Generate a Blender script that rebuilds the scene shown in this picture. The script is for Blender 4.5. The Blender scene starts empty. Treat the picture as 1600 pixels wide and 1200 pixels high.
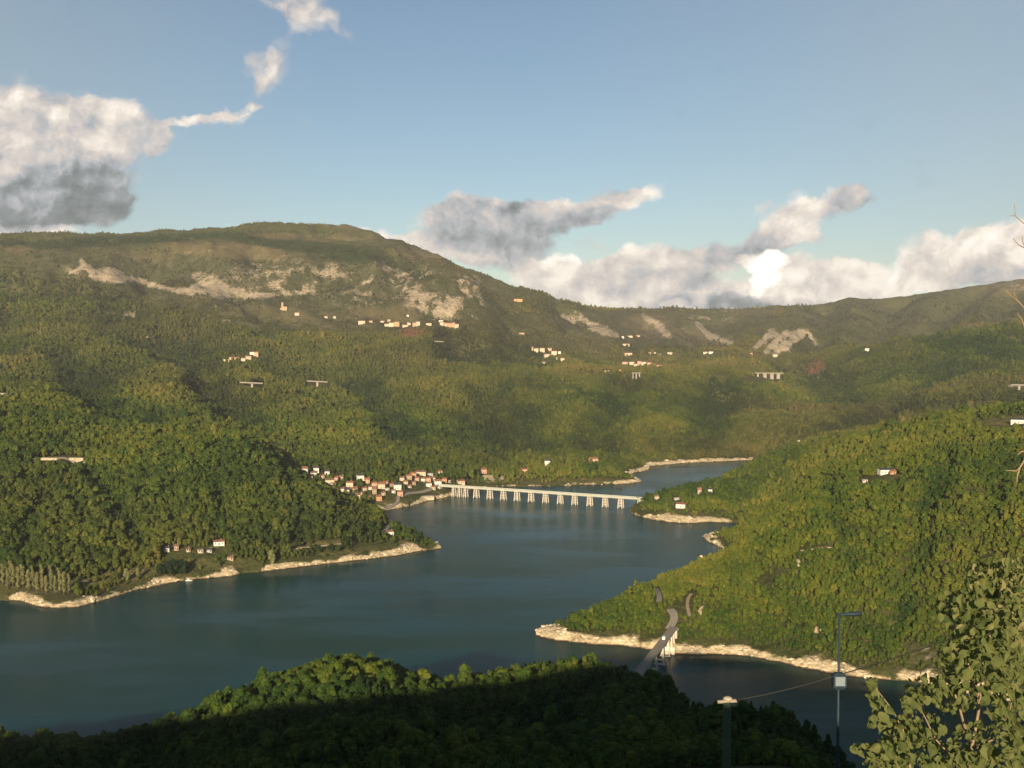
import bpy, math, random
import numpy as np
from mathutils import Vector, Matrix

random.seed(7)
RNG = np.random.default_rng(11)
S = bpy.context.scene
C = S.collection

# ------------------------------------------------------------------ survey frame
# The camera stands 220 m above the lake and looks along +Y.  Bearings taken from the
# photograph (u to the right, v down) are turned into places on the ground with ray().
F = 1700.0
PITCH = math.atan(70 / 1700)
HC = 220.0
cP, sP = math.cos(PITCH), math.sin(PITCH)

def ray(u, v):
    cx = (u - 800) / F; cz = (600 - v) / F
    return np.array([cx, cP + cz * sP, -sP + cz * cP])

def at_depth(u, v, Y):
    d = ray(u, v); d = d * (Y / d[1])
    return np.array([d[0], d[1], HC + d[2]])

def at_height(u, v, z=0.0):
    d = ray(u, v); t = (z - HC) / d[2]
    return np.array([d[0] * t, d[1] * t, z])

def project(x, y, z):
    zz = z - HC
    fy = y * cP - zz * sP
    uy = y * sP + zz * cP
    fy = np.where(np.abs(fy) < 1e-6, 1e-6, fy)
    return 800 + F * x / fy, 600 - F * uy / fy

# ------------------------------------------------------------------ camera
cam_d = bpy.data.cameras.new('camera'); cam = bpy.data.objects.new('camera', cam_d); C.objects.link(cam)
cam.location = (0, 0, HC); cam.rotation_euler = (math.pi / 2 - PITCH, 0, 0)
cam_d.sensor_width = 36; cam_d.lens = 36 * F / 1600; cam_d.clip_start = 0.3; cam_d.clip_end = 40000
S.camera = cam

# ------------------------------------------------------------------ sun and exposure
L = ray(1085, 1013); L = L / np.linalg.norm(L)          # the way the sunlight travels
SUN_EL = math.asin(-L[2]); SUN_AZ = math.atan2(-L[0], -L[1])
sd_ = bpy.data.lights.new('sun', 'SUN'); sun = bpy.data.objects.new('sun', sd_); C.objects.link(sun)
sd_.energy = 5.0; sd_.angle = math.radians(0.5); sd_.color = (1.0, 0.80, 0.54)
sun.rotation_euler = Vector(L).to_track_quat('-Z', 'Y').to_euler()
S.view_settings.view_transform = 'Standard'; S.view_settings.look = 'None'
S.view_settings.exposure = 0.75; S.view_settings.gamma = 1.0
S.view_settings.use_curve_mapping = False
S.cycles.max_bounces = 5; S.cycles.diffuse_bounces = 2; S.cycles.glossy_bounces = 2
S.cycles.transmission_bounces = 2; S.cycles.volume_bounces = 0; S.cycles.transparent_max_bounces = 6
S.cycles.sample_clamp_indirect = 3.0

# ------------------------------------------------------------------ node helper
class N:
    def __init__(self, nt): self.nt = nt
    def __call__(self, typ, **kw):
        n = self.nt.nodes.new(typ)
        for k, v in kw.items(): setattr(n, k, v)
        return n
    def link(self, a, b): self.nt.links.new(a, b)
    def sock(self, inp, v):
        if isinstance(v, bpy.types.NodeSocket): self.link(v, inp)
        elif v is not None: inp.default_value = v
    def math(self, op, a, b=None, c=None, clamp=False):
        n = self('ShaderNodeMath', operation=op); n.use_clamp = clamp
        for i, v in enumerate((a, b, c)):
            if v is not None: self.sock(n.inputs[i], v)
        return n.outputs[0]
    def vmath(self, op, a, b=None):
        n = self('ShaderNodeVectorMath', operation=op)
        self.sock(n.inputs[0], a)
        if b is not None: self.sock(n.inputs[1], b)
        return n.outputs[1] if op in ('DOT_PRODUCT', 'LENGTH', 'DISTANCE') else n.outputs[0]
    def noise(self, vec, scale, detail=4, rough=0.55, dist=0.0, dim='3D'):
        n = self('ShaderNodeTexNoise'); n.noise_dimensions = dim
        self.sock(n.inputs['Vector'], vec)
        n.inputs['Scale'].default_value = scale; n.inputs['Detail'].default_value = detail
        n.inputs['Roughness'].default_value = rough; n.inputs['Distortion'].default_value = dist
        return n.outputs[0]
    def ramp(self, f, stops, interp='LINEAR'):
        n = self('ShaderNodeValToRGB'); self.sock(n.inputs[0], f)
        cr = n.color_ramp; cr.interpolation = interp
        while len(cr.elements) > len(stops): cr.elements.remove(cr.elements[-1])
        while len(cr.elements) < len(stops): cr.elements.new(0.5)
        for e, (p, c) in zip(cr.elements, stops):
            e.position = p; e.color = tuple(c) + (1,) if len(c) == 3 else c
        return n.outputs[0]
    def mix(self, f, a, b, blend='MIX'):
        n = self('ShaderNodeMix', data_type='RGBA', blend_type=blend)
        self.sock(n.inputs[0], f)
        for i, v in ((6, a), (7, b)):
            if isinstance(v, tuple) and len(v) == 3: v = v + (1,)
            self.sock(n.inputs[i], v)
        return n.outputs[2]
    def mapr(self, v, a, b, c=0.0, d=1.0, smooth=False):
        n = self('ShaderNodeMapRange'); n.interpolation_type = 'SMOOTHSTEP' if smooth else 'LINEAR'
        self.sock(n.inputs[0], v)
        for i, x in enumerate((a, b, c, d)): n.inputs[i + 1].default_value = x
        return n.outputs[0]

# ------------------------------------------------------------------ sky with clouds
W = bpy.data.worlds.new('World'); S.world = W; W.use_nodes = True
wt = W.node_tree; wt.nodes.clear(); n = N(wt)
SKY_STRENGTH = 0.095
sky = n('ShaderNodeTexSky', sky_type='NISHITA'); sky.sun_disc = False
sky.sun_elevation = SUN_EL; sky.sun_rotation = SUN_AZ; sky.altitude = 700
sky.air_density = 1.0; sky.dust_density = 0.6; sky.ozone_density = 1.6
tc = n('ShaderNodeTexCoord'); D_ = tc.outputs['Generated']
sep = n('ShaderNodeSeparateXYZ'); n.link(D_, sep.inputs[0])
yy = n.math('MAXIMUM', sep.outputs[1], 0.02)
A_ = n.math('DIVIDE', sep.outputs[0], yy); B_ = n.math('DIVIDE', sep.outputs[2], yy)
comb = n('ShaderNodeCombineXYZ'); n.link(A_, comb.inputs[0]); n.link(B_, comb.inputs[1])
P0 = comb.outputs[0]
def fbm(vec, scale, detail, rough, off=(0, 0, 0)):
    return n.noise(n.vmath('ADD', vec, off), scale, detail, rough)
# domain warp
wn = n('ShaderNodeTexNoise'); n.link(P0, wn.inputs['Vector']); wn.inputs['Scale'].default_value = 22
wn.inputs['Detail'].default_value = 4; wn.inputs['Roughness'].default_value = 0.6
wv = n.vmath('MULTIPLY', n.vmath('SUBTRACT', wn.outputs[1], (0.5, 0.5, 0.5)), (0.05, 0.034, 0.0))
P1 = n.vmath('ADD', P0, wv)
CLOUDS = [  # bearing u, v, half width, half height, tilt, weight, brightness
 (50,200,185,62,0,1.5,.74),(0,230,110,80,0,1.4,.84),(195,215,80,36,0,1.0,.66),(245,222,32,18,-20,.9,.72),
 (25,132,40,30,0,.55,.5),(150,172,70,26,0,.9,.82),(320,189,85,9,-4,1.0,.85),(372,176,38,8,-14,.8,.8),
 (70,268,150,34,0,1.2,.42),(60,300,140,48,0,1.8,.16),(140,326,66,28,0,1.5,.14),(0,325,130,44,0,1.6,.12),(184,306,24,14,0,.9,.5),(-60,260,140,110,0,1.5,.5),
 (30,362,100,9,0,1.1,1.0),(88,368,20,7,0,.8,1.0),(385,352,30,8,0,1.0,1.0),(270,368,90,5,0,.5,.8),
 (415,112,38,34,-35,.95,.74),(485,28,46,32,25,.9,.70),(450,0,62,18,0,.8,.62),(530,42,36,12,40,.42,.5),(392,165,26,7,0,.6,.6),(905,340,60,14,-14,.7,.5),(480,186,25,7,10,.28,.6),(440,70,16,34,35,.5,.6),(400,140,14,26,20,.45,.6),(540,70,26,16,60,.3,.5),
 (692,352,56,34,0,1.3,.62),(738,322,46,26,0,1.3,.74),(762,352,84,40,0,1.5,.30),(830,345,62,36,0,1.3,.42),(868,322,42,18,-10,1.2,.80),
 (935,322,62,22,-12,1.2,.62),(1000,306,42,20,-22,1.1,.86),(690,388,84,20,8,1.2,.80),(765,400,74,24,0,1.2,.48),(602,368,72,15,14,1.1,.95),
 (618,326,24,9,0,.4,.6),(910,376,32,14,0,.55,.55),(945,380,18,9,0,.45,.6),(820,385,50,16,0,1.0,.36),
 (848,428,58,24,0,1.4,.92),(872,410,28,16,0,1.2,1.15),(945,426,66,26,0,1.4,.74),(1000,402,48,20,0,1.3,.92),(905,462,130,22,0,1.4,.84),
 (1050,425,76,34,0,1.4,.66),(1125,398,76,24,-18,1.3,.55),(1040,455,112,22,0,1.4,.70),(1100,478,120,14,0,1.5,.26),(1174,408,24,17,10,1.8,1.7),(1206,408,26,19,-15,1.8,1.9),(1192,430,26,20,0,1.8,1.9),(1184,452,12,16,0,1.6,1.6),
 (1250,432,110,38,0,1.4,.84),(1350,432,105,30,0,1.3,.98),(1300,458,160,20,0,1.3,.98),(1250,472,90,10,0,1.0,.5),
 (1236,338,54,36,-28,1.3,.90),(1208,368,42,22,0,1.2,.42),(1298,318,62,22,-8,1.1,.66),(1342,308,34,18,0,.85,.45),(1262,362,32,18,0,1.1,.74),
 (1500,398,96,40,0,1.3,.88),(1580,388,80,48,0,1.3,.92),(1478,424,44,26,0,1.2,.55),(1545,432,66,22,0,1.2,.50),(1420,442,66,16,0,1.2,1.0),
 (1150,340,24,8,0,.4,.6),(1056,479,26,8,0,1.6,1.5),(1710,400,160,60,0,1.3,.85),(-260,300,160,80,0,1.4,.5)]
Dsum = 0.0; Bsum = 0.0
for (u, v, rx, ry, rot, w, c) in CLOUDS:
    d = ray(u, v)
    m = n('ShaderNodeMapping', vector_type='TEXTURE'); n.link(P1, m.inputs[0])
    m.inputs['Location'].default_value = (d[0] / d[1], d[2] / d[1], 0)
    m.inputs['Rotation'].default_value = (0, 0, math.radians(-rot))
    m.inputs['Scale'].default_value = (rx * 1.22 / F, ry * 1.22 / F, 1)
    q = n.vmath('DOT_PRODUCT', m.outputs[0], m.outputs[0])
    w_ = n.math('MULTIPLY', n.math('SUBTRACT', 1.0, q, clamp=True), w)
    Dsum = n.math('ADD', w_, Dsum); Bsum = n.math('MULTIPLY_ADD', w_, c, Bsum)
bright = n.math('DIVIDE', Bsum, n.math('MAXIMUM', Dsum, 0.001))
f1 = fbm(P0, 22, 9, 0.62); f2 = fbm(P0, 20, 5, 0.5, (0.006, -0.011, 0)); f1b = fbm(P0, 20, 5, 0.5); f3 = fbm(P0, 90, 6, 0.6, (3, 1, 0))
def billow(vec, scale, off):   # rounded heads with creases between them
    v_ = n.vmath('ADD', vec, off); s_ = None; a_ = 1.0
    for o_ in range(4):
        q_ = n.math('ABSOLUTE', n.math('SUBTRACT', n.noise(v_, scale * 2.1 ** o_, 1, .5), .5))
        q_ = n.math('MULTIPLY', q_, 4.0 * a_); s_ = q_ if s_ is None else n.math('ADD', s_, q_); a_ *= .55
    return n.math('MULTIPLY', s_, .47)
b1 = billow(P1, 17, (2, 7, 0)); b2 = billow(P1, 17, (2.005, 6.991, 0))
f1w = fbm(P1, 14, 8, 0.62, (5, 2, 0))
field = n.math('ADD', n.math('MINIMUM', Dsum, 1.25), n.math('MULTIPLY', n.math('ADD', n.math('SUBTRACT', n.math('ADD', n.math('MULTIPLY', f1, 0.6), n.math('MULTIPLY', f1w, 0.4)), 0.5), n.math('MULTIPLY', n.math('SUBTRACT', b1, .42), .16)), 2.6))
cover = n.mapr(field, 0.15, 1.1, smooth=True)
front = n.math('GREATER_THAN', sep.outputs[1], 0.35)
cover = n.math('MULTIPLY', cover, front)
relief = n.math('ADD', n.math('MULTIPLY', n.math('SUBTRACT', f2, f1b), 1.2), n.math('ADD', n.math('MULTIPLY', n.math('SUBTRACT', b1, b2), .5), n.math('MULTIPLY', n.math('SUBTRACT', b1, .42), .16)))
br = n.math('ADD', bright, n.math('ADD', relief, n.math('MULTIPLY', n.math('SUBTRACT', f3, 0.5), 0.18)))
ccol = n.ramp(n.math('MULTIPLY', br, 0.5), [(0.0, (.15, .185, .195)), (0.10, (.23, .27, .285)), (0.22, (.44, .465, .50)), (0.34, (.70, .64, .60)), (0.48, (1.0, .91, .80)), (0.75, (1, .99, .94)), (1.0, (1, 1, .98))])
over = n.mapr(br, 0.9, 2.4, 1.0, 2.0)
ccol = n.vmath('SCALE', ccol); n.link(over, ccol.node.inputs['Scale'])
# the same kind of cloud round the rest of the sky
elev = n.math('ABSOLUTE', sep.outputs[2])
gx = n.noise(n.vmath('MULTIPLY', D_, (1, 1, 2.4)), 5.0, 8, 0.6)
gband = n.mapr(elev, 0.02, 0.45, 1.0, 0.35)
gcov = n.math('MULTIPLY', n.mapr(gx, 0.52, 0.66, smooth=True), gband)
gcov = n.math('MULTIPLY', gcov, n.math('SUBTRACT', 1.0, n.mapr(sep.outputs[1], 0.2, 0.6)))
gcol = n.ramp(gx, [(0.5, (.42, .43, .45)), (0.75, (.8, .74, .68))])
skyc = n.vmath('SCALE', sky.outputs[0]); skyc.node.inputs['Scale'].default_value = SKY_STRENGTH
skyc = n.vmath('MULTIPLY', skyc, (1.02, 1.03, 1.0))
# thin high veil, thicker towards both sides of the valley
veil = n.math('MULTIPLY', n.mapr(n.math('ABSOLUTE', n.math('ADD', A_, 0.07)), 0.10, 0.55, 0.03, 0.50), n.mapr(fbm(P0, 3.0, 3, 0.5), 0.25, 0.75, 0.55, 1.0))
skyc = n.mix(n.math('MULTIPLY', veil, front), skyc, (0.47, 0.53, 0.52))
col = n.mix(gcov, skyc, gcol)
col = n.mix(cover, col, ccol)
bg = n('ShaderNodeBackground'); n.link(col, bg.inputs[0]); bg.inputs[1].default_value = 0.60
wo = n('ShaderNodeOutputWorld'); n.link(bg.outputs[0], wo.inputs[0])

# ------------------------------------------------------------------ object helpers
def tag(o, label=None, cat=None, group=None, kind=None):
    if label: o['label'] = label
    if cat: o['category'] = cat
    if group: o['group'] = group
    if kind: o['kind'] = kind
    return o

def link(o, parent=None):
    C.objects.link(o)
    if parent is not None: o.parent = parent
    return o

def empty(name, loc, rz=0.0, scale=1.0):
    o = bpy.data.objects.new(name, None); C.objects.link(o)
    o.location = loc; o.rotation_euler = (0, 0, rz); o.scale = (scale,) * 3
    o.empty_display_size = 1
    return o

class MB:
    """collects simple solids into one mesh"""
    def __init__(self): self.v = []; self.f = []; self.mi = []
    def add(self, vs, fs, mi=0):
        b = len(self.v); self.v += [tuple(p) for p in vs]
        self.f += [tuple(i + b for i in f) for f in fs]; self.mi += [mi] * len(fs)
    def box(self, x0, x1, y0, y1, z0, z1, mi=0):
        vs = [(x0,y0,z0),(x1,y0,z0),(x1,y1,z0),(x0,y1,z0),(x0,y0,z1),(x1,y0,z1),(x1,y1,z1),(x0,y1,z1)]
        self.add(vs, [(0,3,2,1),(4,5,6,7),(0,1,5,4),(1,2,6,5),(2,3,7,6),(3,0,4,7)], mi)
    def frustum(self, c0, s0, c1, s1, mi=0):
        (x,y,z),(a,b) = c0, s0; (X,Y,Z),(A,B) = c1, s1
        vs = [(x-a,y-b,z),(x+a,y-b,z),(x+a,y+b,z),(x-a,y+b,z),(X-A,Y-B,Z),(X+A,Y-B,Z),(X+A,Y+B,Z),(X-A,Y+B,Z)]
        self.add(vs, [(0,3,2,1),(4,5,6,7),(0,1,5,4),(1,2,6,5),(2,3,7,6),(3,0,4,7)], mi)
    def tube(self, pts, rads, seg=6, mi=0, cap=True):
        pts = [Vector(p) for p in pts]; vs = []; k = len(pts)
        for i, p in enumerate(pts):
            t = (pts[min(i + 1, k - 1)] - pts[max(i - 1, 0)]).normalized()
            a = t.cross(Vector((0, 0, 1)) if abs(t.z) < .9 else Vector((1, 0, 0))).normalized(); b = t.cross(a)
            for j in range(seg):
                th = 2 * math.pi * j / seg
                vs.append(p + (a * math.cos(th) + b * math.sin(th)) * rads[i])
        fs = [(i*seg+j, i*seg+(j+1)%seg, (i+1)*seg+(j+1)%seg, (i+1)*seg+j) for i in range(k-1) for j in range(seg)]
        if cap: fs += [tuple(range(seg))[::-1], tuple(range((k-1)*seg, k*seg))]
        self.add(vs, fs, mi)
    def mesh(self, name, mats, smooth=False):
        me = bpy.data.meshes.new(name); me.from_pydata(self.v, [], self.f)
        for m in (mats if isinstance(mats, (list, tuple)) else [mats]): me.materials.append(m)
        if any(self.mi): me.polygons.foreach_set('material_index', self.mi)
        if smooth: me.polygons.foreach_set('use_smooth', [True] * len(self.f))
        me.update(); return me
    def build(self, name, mats, parent=None, smooth=False):
        return link(bpy.data.objects.new(name, self.mesh(name, mats, smooth)), parent)

def np_mesh(name, verts, quads, mat, smooth=True):
    me = bpy.data.meshes.new(name)
    me.vertices.add(len(verts)); me.vertices.foreach_set('co', np.asarray(verts, np.float32).ravel())
    k = quads.shape[1]
    me.loops.add(quads.size); me.loops.foreach_set('vertex_index', quads.astype(np.int32).ravel())
    me.polygons.add(len(quads))
    me.polygons.foreach_set('loop_start', np.arange(0, quads.size, k, dtype=np.int32))
    me.polygons.foreach_set('loop_total', np.full(len(quads), k, dtype=np.int32))
    me.polygons.foreach_set('use_smooth', np.full(len(quads), smooth))
    me.materials.append(mat); me.update(calc_edges=True); me.validate()
    return me

# ------------------------------------------------------------------ numpy noise
_G = RNG.normal(size=(4096, 2)); _G /= np.linalg.norm(_G, axis=1)[:, None]
def perlin(x, y, seed=0):
    xi = np.floor(x).astype(np.int64); yi = np.floor(y).astype(np.int64); xf = x - xi; yf = y - yi
    def g(a, b):
        h = (a * 73856093 ^ b * 19349663 ^ seed * 83492791) & 0x7fffffff
        h = ((h >> 13) ^ h) * 60493 & 0x7fffffff
        return _G[(h >> 5) & 4095]
    def dot(a, b, dx, dy): q = g(a, b); return q[..., 0] * dx + q[..., 1] * dy
    sx = xf * xf * xf * (xf * (xf * 6 - 15) + 10); sy = yf * yf * yf * (yf * (yf * 6 - 15) + 10)
    n00 = dot(xi, yi, xf, yf); n10 = dot(xi + 1, yi, xf - 1, yf)
    n01 = dot(xi, yi + 1, xf, yf - 1); n11 = dot(xi + 1, yi + 1, xf - 1, yf - 1)
    return 1.5 * ((n00 * (1 - sx) + n10 * sx) * (1 - sy) + (n01 * (1 - sx) + n11 * sx) * sy)
def fbm2(x, y, wl, octs=4, gain=0.5, seed=0):
    s = 0; a = 1.0; t = 0
    for o in range(octs):
        s = s + a * perlin(x / wl + 17.3 * o, y / wl - 9.1 * o, seed + o); t += a; a *= gain; wl /= 2.03
    return s / t
def sstep(a, b, x): t = np.clip((x - a) / (b - a), 0, 1); return t * t * (3 - 2 * t)
HAZE = 3.3e-5
# ------------------------------------------------------------------ lake outline (at water level)
SHORE = [(-500,925),(-200,930),(0,938),(32,938),(62,948),(90,950),(122,948),(160,938),(210,922),(280,908),(300,905),(330,903),(362,900),(380,895),(400,894),(440,889),
 (500,882),(560,875),(620,868),(650,862),(672,859),(690,856.5),(685,850),(664,842),(640,832),(615,818),(600,808),(592,804),(598,799),(604,797),
 (618,795),(640,791),(660,785),(675,781),(690,779),(700,776),(712,772),(726,768),(740,762),(780,760.5),(840,760),(880,759),(920,757.5),(960,757),(990,755),(1003,752.5),
 (996,748),(984,743),(989,738.5),(1000,737.5),(1014,733),(1012,729),(1026,727),(1046,726),(1062,724),(1080,723),(1110,721.5),(1140,720.5),(1170,719),(1198,718),(1225,716),(1240,718),
 (1200,723),(1150,745),(1110,762),(1070,769),(1040,778),(1010,786),(990,791),(983,797),(988,803),(1000,807),(1016,811),(1040,815),(1060,817),(1075,817.5),(1110,815.4),
 (1135,816),(1158,818),(1160,823),(1140,832),(1115,835),(1099,838),(1105,845),(1118,851),(1130,857),(1132,870),(1110,885),(1080,900),(1040,915),(1000,925),(960,945),
 (910,968),(865,980),(846,983),(837,988),(838,992),(850,996),(870,1000),(905,1004),(940,1007),(975,1009),(1000,1012),(1030,1017),(1045,1023),(1060,1021),(1100,1022),(1150,1023),
 (1185,1027),(1200,1031),(1225,1035),(1250,1042),(1275,1046),(1300,1052),(1350,1058),(1400,1062),(1440,1066),(1520,1085),(1600,1110),(1800,1165)]
lake = [tuple(at_height(u, v)[:2]) for u, v in SHORE]
lake += [(520,470),(300,500),(180,515),(80,568),(0,596),(-100,600),(-200,555),(-300,525),(-420,500),(-700,560),(-1300,820)]
LK = np.array(lake)
def lake_sd(x, y):
    """distance to the shoreline: positive on land, negative in the lake"""
    x = np.asarray(x, float); y = np.asarray(y, float); shp = x.shape; x = x.ravel(); y = y.ravel()
    d2 = np.full(x.shape, 1e18); ins = np.zeros(x.shape, bool); k = len(LK)
    for i in range(k):
        ax, ay = LK[i]; bx, by = LK[(i + 1) % k]; ex, ey = bx - ax, by - ay
        wx = x - ax; wy = y - ay; t = np.clip((wx * ex + wy * ey) / (ex * ex + ey * ey), 0, 1)
        d2 = np.minimum(d2, (wx - t * ex) ** 2 + (wy - t * ey) ** 2)
        c = (ay > y) != (by > y)
        with np.errstate(divide='ignore', invalid='ignore'):
            ins ^= c & (x < (bx - ax) * (y - ay) / (by - ay + 1e-12) + ax)
    return (np.sqrt(d2) * np.where(ins, -1, 1)).reshape(shp)

# ------------------------------------------------------------------ survey points of the relief: column u -> (v, distance)
COL = {
 0: [(900,940),(850,1010),(800,1100),(740,1230),(700,1330),(650,1500),(620,1800),(600,2100),(560,2700),(500,3300),(450,3700),(410,3950),(388,4200),(376,5300)],
 200: [(880,990),(840,1050),(800,1120),(750,1240),(700,1400),(670,1520),(640,1750),(600,2150),(560,2700),(500,3350),(460,3650),(430,3850),(400,4100),(380,4700),(370,5400)],
 300: [(870,1020),(800,1135),(740,1270),(700,1400),(675,1520),(640,1900),(600,2300),(560,2750),(500,3400),(465,3650),(440,3800),(400,4100),(382,4300),(372,4900),(364,5300)],
 400: [(860,1050),(820,1110),(780,1190),(740,1290),(705,1400),(690,1490),(670,1800),(650,2000),(620,2300),(580,2700),(540,3150),(500,3500),(465,3700),(440,3850),(400,4150),(370,4700),(357,5100)],
 470: [(855,1075),(820,1130),(780,1210),(758,1300),(750,1370),(738,1500),(715,1700),(690,1850),(650,2200),(600,2700),(550,3200),(500,3570),(450,3850),(400,4200),(370,4700),(357,5000)],
 520: [(855,1090),(830,1125),(800,1180),(782,1250),(776,1300),(755,1480),(742,1540),(725,1620),(710,1720),(690,1860),(650,2250),(620,2530),(580,2930),(550,3230),(520,3480),(500,3600),(460,3800),(430,3950),(400,4200),(375,4600),(357,4900)],
 575: [(855,1125),(835,1150),(818,1190),(808,1230),(782,1410),(765,1460),(745,1530),(730,1600),(705,1750),(680,1930),(650,2200),(600,2720),(560,3100),(510,3550),(460,3830),(420,4050),(390,4400),(371,4700)],
 625: [(855,1160),(842,1180),(836,1195),(780,1430),(765,1470),(745,1540),(730,1600),(705,1750),(680,1930),(650,2200),(620,2500),(590,2800),(560,3100),(530,3400),(510,3550),(490,3650),(460,3850),(430,4000),(400,4300),(388,4500)],
 690: [(766,1520),(759,1535),(747,1580),(725,1700),(700,1880),(670,2100),(640,2350),(600,2700),(575,2950),(550,3150),(520,3450),(500,3600),(470,3750),(440,3900),(414,4200)],
 730: [(750,1620),(735,1700),(715,1810),(690,1960),(660,2180),(620,2500),(590,2780),(560,3080),(530,3420),(500,3650),(470,3800),(445,3900),(431,4050)],
 770: [(748,1670),(735,1720),(715,1830),(690,2000),(660,2200),(620,2500),(590,2800),(565,3050),(545,3350),(520,3600),(495,3800),(475,4100),(460,4500),(444,5000)],
 850: [(748,1680),(733,1750),(710,1880),(690,2020),(660,2230),(620,2550),(595,2800),(580,3000),(560,3400),(540,3700),(520,4000),(500,4300),(485,4600),(469,5000)],
 950: [(748,1680),(735,1740),(715,1850),(690,2000),(660,2200),(625,2500),(600,2800),(588,3000),(575,3600),(560,3900),(540,4300),(520,4700),(500,5200),(484,5900)],
 1050: [(716,1960),(700,2050),(680,2200),(650,2450),(620,2700),(600,2900),(590,3050),(575,3600),(555,4100),(535,4500),(515,5000),(500,5500),(486,6200)],
 1150: [(710,2020),(690,2150),(660,2400),(630,2650),(605,2900),(590,3100),(575,3500),(560,3900),(540,4400),(520,4900),(500,5600),(486,6500)],
 1250: [(1000,750),(950,785),(900,830),(850,880),(810,940),(790,1020),(772,1150),(752,1280),(733,1400),(716,1500),(708,1600),(693,1900),(680,2100),(660,2500),(640,2800),(620,3050),(603,3300),(594,3500),(565,3900),(550,4200),(530,4600),(510,5100),(490,5700),(478,6300)],
 1350: [(1000,740),(950,770),(900,810),(850,860),(800,930),(760,1020),(730,1130),(708,1250),(695,1350),(670,2100),(650,2500),(620,2900),(590,3200),(565,3450),(551,3650),(530,4700),(510,5200),(490,5700),(467,6300)],
 1450: [(1000,725),(950,750),(900,785),(850,830),(800,890),(760,960),(720,1060),(692,1160),(670,1270),(661,1350),(640,2300),(610,2700),(580,3000),(555,3200),(538,3400),(515,4800),(495,5300),(475,5800),(459,6300)],
 1560: [(1000,700),(900,760),(850,800),(800,850),(750,930),(700,1040),(668,1160),(651,1280),(620,2300),(590,2700),(560,2950),(538,3150),(526,3350),(500,4600),(480,5200),(460,5700),(440,6200)],
 1700: [(1000,650),(900,720),(800,830),(700,1000),(650,1150),(635,1280),(610,2300),(570,2800),(535,3150),(525,3400),(500,4600),(470,5300),(435,6200)],
}
COL[-300] = [(v + 4, Y) for v, Y in COL[0]]
COL[-700] = [(v + 8, Y) for v, Y in COL[0]]
COL[2000] = [(v, Y) for v, Y in COL[1700]]
COL[2400] = [(v, Y) for v, Y in COL[1700]]
PTS = []
for u, lst in COL.items():
    for v, Y in lst: PTS.append(at_depth(u, v, Y))
    p = PTS[-1]; k = 7800 / p[1]; PTS.append(np.array([p[0] * k, 7800, p[2] - 190]))
    k = 9500 / p[1]; PTS.append(np.array([p[0] * k, 9500, p[2] - 260]))
EXTRA = [  # u, distance, height: hollows behind the crests and the spits of the right shore
 (1180,770,8),(1180,800,18),(1180,840,27),(1180,890,36),(1180,940,40),(1180,1000,34),(1180,1150,12),(1180,1340,4),(1180,1400,13),(1180,1500,22),(1180,1600,25),(1180,1700,22),(1180,1820,8),
 (1100,770,9),(1100,800,17),(1100,850,25),(1100,900,26),(1100,960,20),(1000,790,9),(1000,815,16),(1000,850,17),(1000,880,12),(930,805,8),(930,825,10),
 (1050,1345,8),(1050,1380,14),(1050,1410,16),(1120,1350,9),(1120,1400,16),(1120,1450,20),(1120,1500,18),(1015,1380,9),(1005,1410,10),(995,1412,11),
 (1350,1700,62),(1450,1700,82),(1560,1750,92),(1700,1750,95),(1350,4150,150),(1450,4000,185),(1560,3950,200),(1250,1750,44),
 (500,1400,22),(545,1350,20),(470,1430,30),(440,1500,50),(745,1590,14),(730,1605,14),(712,1555,8),(718,1545,7),
 (1100,3350,95),(950,3300,102),(850,3200,128)]
for u, Y, z in EXTRA: p = at_depth(u, 600, Y); PTS.append(np.array([p[0], Y, z]))
FG = [(-300,1185,400),(-100,1182,400),(0,1176,410),(80,1178,415),(150,1178,420),(260,1148,435),(320,1118,445),(370,1098,450),(450,1060,460),(530,1040,470),(590,1044,470),(645,1072,462),(685,1098,455),
 (720,1082,465),(760,1078,470),(850,1068,480),(940,1064,470),(1000,1082,440),(1060,1098,400),(1120,1140,360),(1180,1156,330),(1235,1152,310),(1290,1200,300),(1350,1260,290),(1500,1330,280),(1750,1380,280),(2100,1400,280)]
for u, v, Y in FG:
    PTS.append(at_depth(u, v, Y)); PTS.append(at_depth(u, v + 55, Y * .80)); PTS.append(at_depth(u, v + 120, Y * .62))
    p = at_depth(u, v, Y); k = (Y + 50) / Y; PTS.append(np.array([p[0] * k, Y + 50, p[2] * .60]))
for u in (-900, -500, -100, 300, 700, 1100, 1500, 2000, 2600):
    for Y, t in ((100, .50), (150, .51), (210, .50)):
        p = at_depth(u, 600, Y); PTS.append(np.array([p[0], Y, HC - t * Y]))
PTS += [np.array([x, y, 2.5]) for x, y in LK[::1] if y < 3500]
for u, v in ((300,1000),(600,950),(100,1050),(800,900),(850,830),(950,830),(1100,740),(800,775),(1300,1120),(1050,770),(700,1000)):
    p = at_height(u, v); p[2] = -14; PTS.append(p)
PTS = np.array(PTS)
def dom(x, y):
    az = np.clip(np.arctan2(x, y), -0.72, 0.72); r = np.maximum(np.hypot(x, y), 60)
    return np.stack([az, 0.85 * np.log(r)], -1)
Q = dom(PTS[:, 0], PTS[:, 1])
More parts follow.
